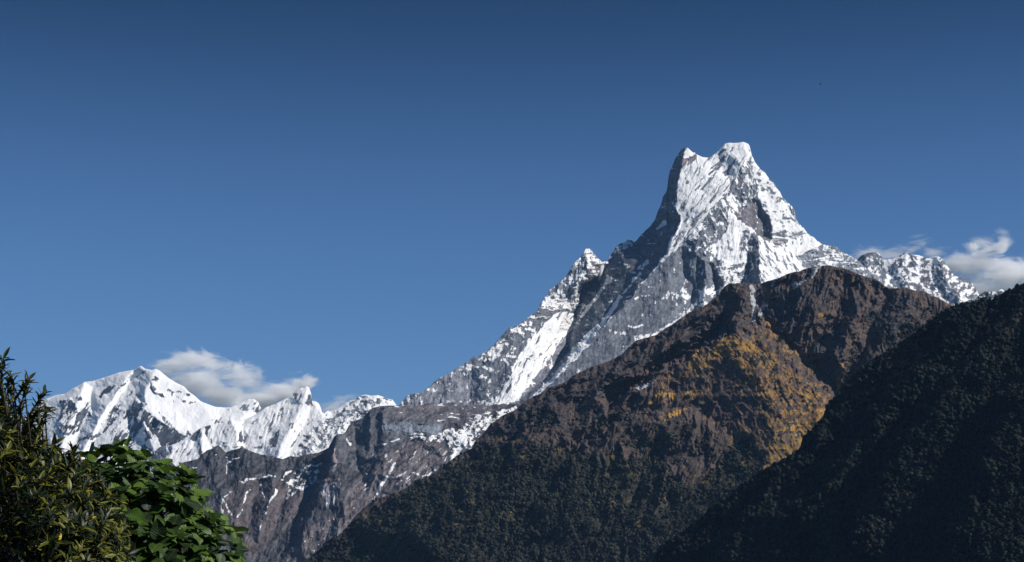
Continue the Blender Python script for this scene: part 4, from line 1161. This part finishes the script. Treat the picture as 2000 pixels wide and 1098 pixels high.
# ================================================================== shrubs in front of the viewer
def leaf_mat(name, veins, trans, rough):
    m = bpy.data.materials.new(name)
    m.use_nodes = True
    n, l = m.node_tree.nodes, m.node_tree.links
    b = n['Principled BSDF']
    out = n['Material Output']
    a = n.new('ShaderNodeAttribute')
    a.attribute_name = 'albedo'
    lt = n.new('ShaderNodeAttribute')
    lt.attribute_name = 'along'
    lx = n.new('ShaderNodeAttribute')
    lx.attribute_name = 'across'
    ab = n.new('ShaderNodeMath')
    ab.operation = 'ABSOLUTE'
    l.new(lx.outputs['Fac'], ab.inputs[0])
    ph = n.new('ShaderNodeMath')                    # side veins run forward from the midrib
    ph.operation = 'MULTIPLY_ADD'
    l.new(ab.outputs[0], ph.inputs[0])
    ph.inputs[1].default_value = -.28
    l.new(lt.outputs['Fac'], ph.inputs[2])
    sn = n.new('ShaderNodeMath')
    sn.operation = 'MULTIPLY'
    l.new(ph.outputs[0], sn.inputs[0])
    sn.inputs[1].default_value = veins * 2 * math.pi
    si = n.new('ShaderNodeMath')
    si.operation = 'SINE'
    l.new(sn.outputs[0], si.inputs[0])
    mid = n.new('ShaderNodeMapRange')
    l.new(ab.outputs[0], mid.inputs['Value'])
    mid.inputs['From Min'].default_value = 0.0
    mid.inputs['From Max'].default_value = .16
    mid.inputs['To Min'].default_value = 1.0
    mid.inputs['To Max'].default_value = 0.0
    vr = n.new('ShaderNodeMapRange')
    l.new(si.outputs[0], vr.inputs['Value'])
    vr.inputs['From Min'].default_value = .75
    vr.inputs['From Max'].default_value = 1.0
    mx = n.new('ShaderNodeMath')
    mx.operation = 'MAXIMUM'
    l.new(vr.outputs[0], mx.inputs[0])
    l.new(mid.outputs[0], mx.inputs[1])
    mc = n.new('ShaderNodeMix')
    mc.data_type = 'RGBA'
    fm = n.new('ShaderNodeMath')
    fm.operation = 'MULTIPLY'
    l.new(mx.outputs[0], fm.inputs[0])
    fm.inputs[1].default_value = .17
    l.new(fm.outputs[0], mc.inputs['Factor'])
    l.new(a.outputs['Color'], mc.inputs['A'])
    mc.inputs['B'].default_value = (.22, .30, .10, 1)
    l.new(mc.outputs['Result'], b.inputs['Base Color'])
    bp = n.new('ShaderNodeBump')
    bp.inputs['Strength'].default_value = .3
    bp.inputs['Distance'].default_value = .0012
    l.new(si.outputs[0], bp.inputs['Height'])
    l.new(bp.outputs[0], b.inputs['Normal'])
    b.inputs['Roughness'].default_value = rough
    b.inputs['Specular IOR Level'].default_value = .28
    tr = n.new('ShaderNodeBsdfTranslucent')
    l.new(mc.outputs['Result'], tr.inputs['Color'])
    ms = n.new('ShaderNodeMixShader')
    ms.inputs[0].default_value = trans
    l.new(b.outputs[0], ms.inputs[1])
    l.new(tr.outputs[0], ms.inputs[2])
    l.new(ms.outputs[0], out.inputs['Surface'])
    return m


def leaf_template(nl, nw, prof, fold, droop):
    t = np.linspace(0, 1, nl)
    s = np.linspace(-1, 1, nw)
    T, S = np.meshgrid(t, s, indexing='ij')
    w = prof(T)
    y = T - droop * .25 * T ** 3
    x = S * w
    z = fold * np.abs(S) * w - droop * T ** 2 + .05 * np.sin(T * 9) * np.abs(S) * w / .3
    v = np.stack([x, y, z], -1).reshape(-1, 3)
    i = np.arange(nl * nw).reshape(nl, nw)
    q = np.stack([i[:-1, :-1], i[:-1, 1:], i[1:, 1:], i[1:, :-1]], -1).reshape(-1, 4)
    return v, q, T.reshape(-1), S.reshape(-1)


def leaves(tmpls, items, name, mat, parent, colf, sticks):
    """items: (pos, dir, normal, length, widthscale, random)"""
    VV, QQ, CC, TT, SS = [], [], [], [], []
    off = 0
    for (p, d, nrm, L, ws, r, colr) in items:
        v, q, T, S = tmpls[int(r * 997) % len(tmpls)]
        d = d.normalized()
        x = d.cross(nrm)
        x = x.normalized() if x.length > 1e-4 else Vector((1, 0, 0))
        z = x.cross(d)
        M = np.array([x, d, z]) * L
        M[0] *= ws
        VV.append(v @ M + np.array(p))
        QQ.append(q + off)
        off += len(v)
        CC.append(colf(T, S, colr, r))
        TT.append(T)
        SS.append(S)
    k = len(sticks[0])                                # the leaf stalks and twiglets inside the foliage
    VV.append(np.array(sticks[0]))
    QQ.append(np.array(sticks[1]) + off)
    CC.append(np.tile((.06, .05, .03), (k, 1)))
    TT.append(np.zeros(k))
    SS.append(np.full(k, .5))
    return mesh_obj(name, np.concatenate(VV), np.concatenate(QQ), mat, parent,
                    attrs={'albedo': np.concatenate(CC).astype(np.float32), 'along': np.concatenate(TT), 'across': np.concatenate(SS)})


def tube(V, Q, pts, r0, r1, n=7):
    """tapered tube along pts appended to lists"""
    k = len(V)
    m = len(pts)
    for i, p in enumerate(pts):
        d = (pts[min(i + 1, m - 1)] - pts[max(i - 1, 0)]).normalized()
        a = d.orthogonal().normalized()
        b = d.cross(a)
        r = r0 + (r1 - r0) * i / (m - 1)
        for j in range(n):
            t = 2 * math.pi * j / n
            V.append(tuple(p + (a * math.cos(t) + b * math.sin(t)) * r))
    for i in range(m - 1):
        for j in range(n):
            a, b = k + i * n + j, k + i * n + (j + 1) % n
            Q.append((a, b, b + n, a + n))


def curve(a, b, bend, rnd, n=7):
    off = Vector((rnd.uniform(-1, 1), rnd.uniform(-1, 1), rnd.uniform(-.2, .6))) * bend
    return [a.lerp(b, i / (n - 1)) + off * math.sin(math.pi * i / (n - 1)) for i in range(n)]


def in_poly(u, v, pts):
    c = False
    for i in range(len(pts)):
        (ax, ay), (bx, by) = pts[i], pts[(i + 1) % len(pts)]
        if (ay > v) != (by > v) and u < (bx - ax) * (v - ay) / (by - ay) + ax:
            c = not c
    return c


def edge_d(u, v, pts):
    best, g = 1e9, (0, 0)
    for i in range(len(pts)):
        (ax, ay), (bx, by) = pts[i], pts[(i + 1) % len(pts)]
        dx, dy = bx - ax, by - ay
        t = max(0, min(1, ((u - ax) * dx + (v - ay) * dy) / (dx * dx + dy * dy + 1e-9)))
        ex, ey = u - ax - t * dx, v - ay - t * dy
        d = math.hypot(ex, ey)
        if d < best:
            best, g = d, (-ex / (d + 1e-6), ey / (d + 1e-6))
    return best, g


BARK = simple_mat('shrub_bark', (.10, .085, .06), .9, 40)


def shrub(name, label, hull, Yf, Yb, bulge, nshoot, whorl, size, spread, tm, mat, colf, base, extra, seed, widths=(.85, 1.15), inner=.35):
    rnd = random.Random(seed)
    root = bpy.data.objects.new(name, None)
    COL.objects.link(root)
    root.location = (base[0], base[1], 0)
    tag(root, label, 'shrub')
    org = Vector((base[0], base[1], 0))
    us = [p[0] for p in hull]
    vs = [p[1] for p in hull]
    shoots = []
    while len(shoots) < nshoot:
        u, v = rnd.uniform(min(us), max(us)), rnd.uniform(min(vs), max(vs))
        if v > 1130 and rnd.random() > .35:
            continue
        if not in_poly(u, v, hull):
            continue
        d, g = edge_d(u, v, hull)
        f = min(1, d / bulge)
        deep = rnd.random() < inner
        Y = Yb + (Yf - Yb) * math.sqrt(1 - (1 - f) ** 2) + rnd.uniform(-.06, .10) + (rnd.uniform(.15, .5) if deep else 0)
        ax = Vector((g[0] * (1 - f) * 1.2 + rnd.uniform(-.45, .45), -.25 - .75 * f + rnd.uniform(-.3, .3), g[1] * (1 - f) + .55 + rnd.uniform(-.25, .45)))
        shoots.append((at(u, v, Y), ax.normalized(), 1.0))
    TV, TQ = [], []
    for pts_, Y in extra:
        P3 = [at(a, b, Y + rnd.uniform(-.03, .03)) for a, b in pts_]
        sV, sQ = [], []
        tube(sV, sQ, [p - org for p in P3], .0045, .002, 6)
        mesh_obj('stem', sV, sQ, BARK, root)
        for i in range(1, len(P3)):
            d = (P3[i] - P3[i - 1]).normalized()
            for k in range(3):
                f = (k + 1) / 3
                shoots.append((P3[i - 1].lerp(P3[i], f), (d + Vector((rnd.uniform(-.5, .5), rnd.uniform(-.6, .3), rnd.uniform(-.1, .4)))).normalized(), .85 if k < 2 else 1.0))
    items = []
    core = at(sum(us) / len(us), 1180, Yb + .1)
    for p, ax, sc in shoots:
        a = ax.orthogonal().normalized()
        b = ax.cross(a)
        k = rnd.randint(*whorl)
        ph = rnd.uniform(0, 6.28)
        st = p - ax * size * 1.6
        if rnd.random() < .55:
            back = (core - p).normalized()
            tube(TV, TQ, [q - org for q in (p, st, st + back * .12 + Vector((0, 0, -.05)))], .0018, .0035, 5)
        for i in range(k):
            t = ph + i * 2.4 + rnd.uniform(-.3, .3)
            el = rnd.uniform(*spread)
            rad = a * math.cos(t) + b * math.sin(t)
            d = (ax * math.cos(el) + rad * math.sin(el))
            nrm = (ax * math.sin(el) - rad * math.cos(el)) * 1.0 + Vector((0, 0, .35))
            L = size * rnd.uniform(.6, 1.15) * sc
            pos = p - ax * size * .5 * (i / k) - org
            items.append((pos, d + Vector((0, 0, -.12)), nrm, L, rnd.uniform(*widths), rnd.random(), rnd.random()))
    leaves(tm, items, 'foliage', mat, root, colf, (TV, TQ))
    # main stems from the ground
    V_, Q_ = [], []
    top = at(sum(us) / len(us), 1250, Yb)
    tr = curve(Vector((0, 0, -.1)), (top - org) * .55, .12, rnd, 9)
    tube(V_, Q_, tr, .045, .03, 9)
    mesh_obj('trunk', V_, Q_, BARK, root)
    for i in range(6):
        V_, Q_ = [], []
        uu = min(us) + (max(us) - min(us)) * (i + .5) / 6
        vv_ = max(min([v for u, v in hull if abs(u - uu) < 90] or [1000]) + 90, 800)
        tube(V_, Q_, curve(tr[-1 - i % 3], at(uu, vv_, Yb + .05) - org, .08, rnd, 9), .024, .005, 7)
        mesh_obj('branch', V_, Q_, BARK, root)
    print(name, len(items))
    return root


def prof_broad(T):
    return .40 * np.sin(np.pi * np.clip(T, 0, 1) ** .72) ** .75 * (1 - .25 * T) + .004


def prof_lance(T):
    return .125 * np.sin(np.pi * np.clip(T, 0, 1) ** .85) ** .9 + .003


TM_B = [leaf_template(9, 5, prof_broad, f, d) for f, d in ((.28, .12), (.12, .28), (.4, .05), (.2, .45), (-.05, .2))]
TM_N = [leaf_template(7, 3, prof_lance, f, d) for f, d in ((.5, .10), (.35, .30), (.6, .02), (.3, .5))]


def colf_broad(T, S, c, r):
    base = np.array([(.038, .080, .010), (.022, .048, .010), (.074, .135, .014), (.011, .024, .008)][int(c * 4) % 4])
    if c > .93:
        base = np.array((.12, .19, .03))
    return base[None] * (.85 + .3 * r) * np.ones((len(T), 1))


def colf_lance(T, S, c, r):
    base = np.array([(.006, .013, .004), (.010, .019, .004), (.005, .010, .004), (.018, .030, .006)][int(c * 4) % 4])
    edge = np.array((.26, .25, .02)) if c > .76 else np.array((.022, .034, .007))
    w = (np.abs(S) * (.75 if c > .72 else .3))[:, None] + (T[:, None] ** 3) * .2
    if c > .991:
        base, edge = np.array((.60, .42, .02)), np.array((.65, .40, .02))
    return base[None] * (1 - np.clip(w, 0, 1)) + edge[None] * np.clip(w, 0, 1)


HB = P("120,925 150,902 180,886 215,876 232,868 250,862 268,872 290,884 318,898 345,912 372,930 392,955 402,985 428,1008 452,1028 470,1052 482,1080 488,1130 470,1250 430,1400 330,1520 200,1520 120,1400")
shrub('broadleaf_shrub', 'dense shrub with broad oval bright green leaves, right of the yellow-edged bush', HB, 5.9, 6.7, 190, 470, (4, 6), .066, (.7, 1.5),
      TM_B, leaf_mat('broad_leaf', 8, .28, .42), colf_broad, (-1.15, 6.9), [], 11)
HN = P("-60,800 -20,780 20,800 45,845 70,850 100,880 135,892 165,905 200,935 225,975 245,1010 255,1060 262,1130 250,1300 150,1450 -60,1500")
EX = [([(-10, 860), (-4, 790), (2, 740), (7, 700)], 5.5), ([(0, 880), (20, 830), (22, 780), (24, 745)], 5.6), ([(15, 870), (38, 810), (48, 765), (54, 742)], 5.4),
      ([(30, 880), (52, 840), (72, 800), (84, 768)], 5.5), ([(40, 880), (66, 850), (85, 815), (94, 796)], 5.6), ([(20, 880), (40, 850), (60, 818), (78, 800)], 5.5),
      ([(80, 915), (100, 890), (106, 866)], 5.5), ([(120, 925), (138, 900), (144, 880)], 5.6), ([(-20, 850), (-14, 800), (-12, 760), (-20, 720)], 5.7), ([(60, 900), (70, 870), (74, 848)], 5.5),
      ([(5, 840), (-2, 800), (14, 770), (20, 730)], 5.7)]
shrub('variegated_shrub', 'tall dark bush of narrow pointed leaves with yellow edges, at the left edge', HN, 5.0, 5.8, 200, 1150, (6, 9), .042, (.45, 1.25),
      TM_N, leaf_mat('narrow_leaf', 0, .22, .44), colf_lance, (-1.6, 6.1), EX, 23, inner=.3)


# ================================================================== birds
def bird(label, u, v, Y, span, yaw, flap):
    root = bpy.data.objects.new('bird', None)
    COL.objects.link(root)
    root.location = at(u, v, Y)
    root.rotation_euler = (math.radians(-8), 0, yaw)
    tag(root, label, 'bird', group='tiny dark birds in the open sky')
    m = BIRD_MAT
    V, Q = [], []
    prof = [(-.30, .01), (-.24, .05), (-.10, .075), (.05, .08), (.16, .055), (.22, .05), (.27, .04), (.31, .012), (.36, .002)]
    tail = [(-.50, .06, .006), (-.34, .03, .01)]
    n = 10
    rings = [(y, w, h) for y, w, h in tail] + [(y, r, r) for y, r in prof]
    for y, w, h in rings:
        for j in range(n):
            t = 2 * math.pi * j / n
            V.append((w * math.cos(t) * span, y * span, h * math.sin(t) * span))
    for i in range(len(rings) - 1):
        for j in range(n):
            a, b = i * n + j, i * n + (j + 1) % n
            Q.append((a, b, b + n, a + n))
    mesh_obj('body', V, Q, m, root)
    for s in (-1, 1):
        V, Q = [], []
        for i in range(7):
            t = i / 6
            x = s * t * .5 * span
            z = (flap * math.sin(t * 1.9) * .3) * span
            lead, trail = .13 - .10 * t + .09 * math.sin(t * 3.1), -.10 + .02 * t
            if i == 6:
                lead, trail = .0, -.06
            th = .012 * (1 - t * .8)
            for y, zz in ((lead, 0), ((lead + trail) / 2, th), (trail, 0), ((lead + trail) / 2, -th)):
                V.append((x, y * span, z + zz * span))
        for i in range(6):
            for j in range(4):
                a, b = i * 4 + j, i * 4 + (j + 1) % 4
                Q.append((a, b, b + 4, a + 4))
        mesh_obj('wing', V, Q, m, root)


BIRD_MAT = simple_mat('bird_plumage', (.02, .02, .022), .7, 5)
bird('dark bird with raised wings, highest of the birds, right of the twin summits', 1602, 165, 340.0, .8, 2.2, 1.1)
bird('tiny dark bird above the cloud streaming off the left snow massif', 444, 718, 620.0, .75, .7, .8)
bird('tiny bird speck over the left shoulder ridge of the twin-summit peak', 937, 673, 700.0, .6, 1.8, .5)
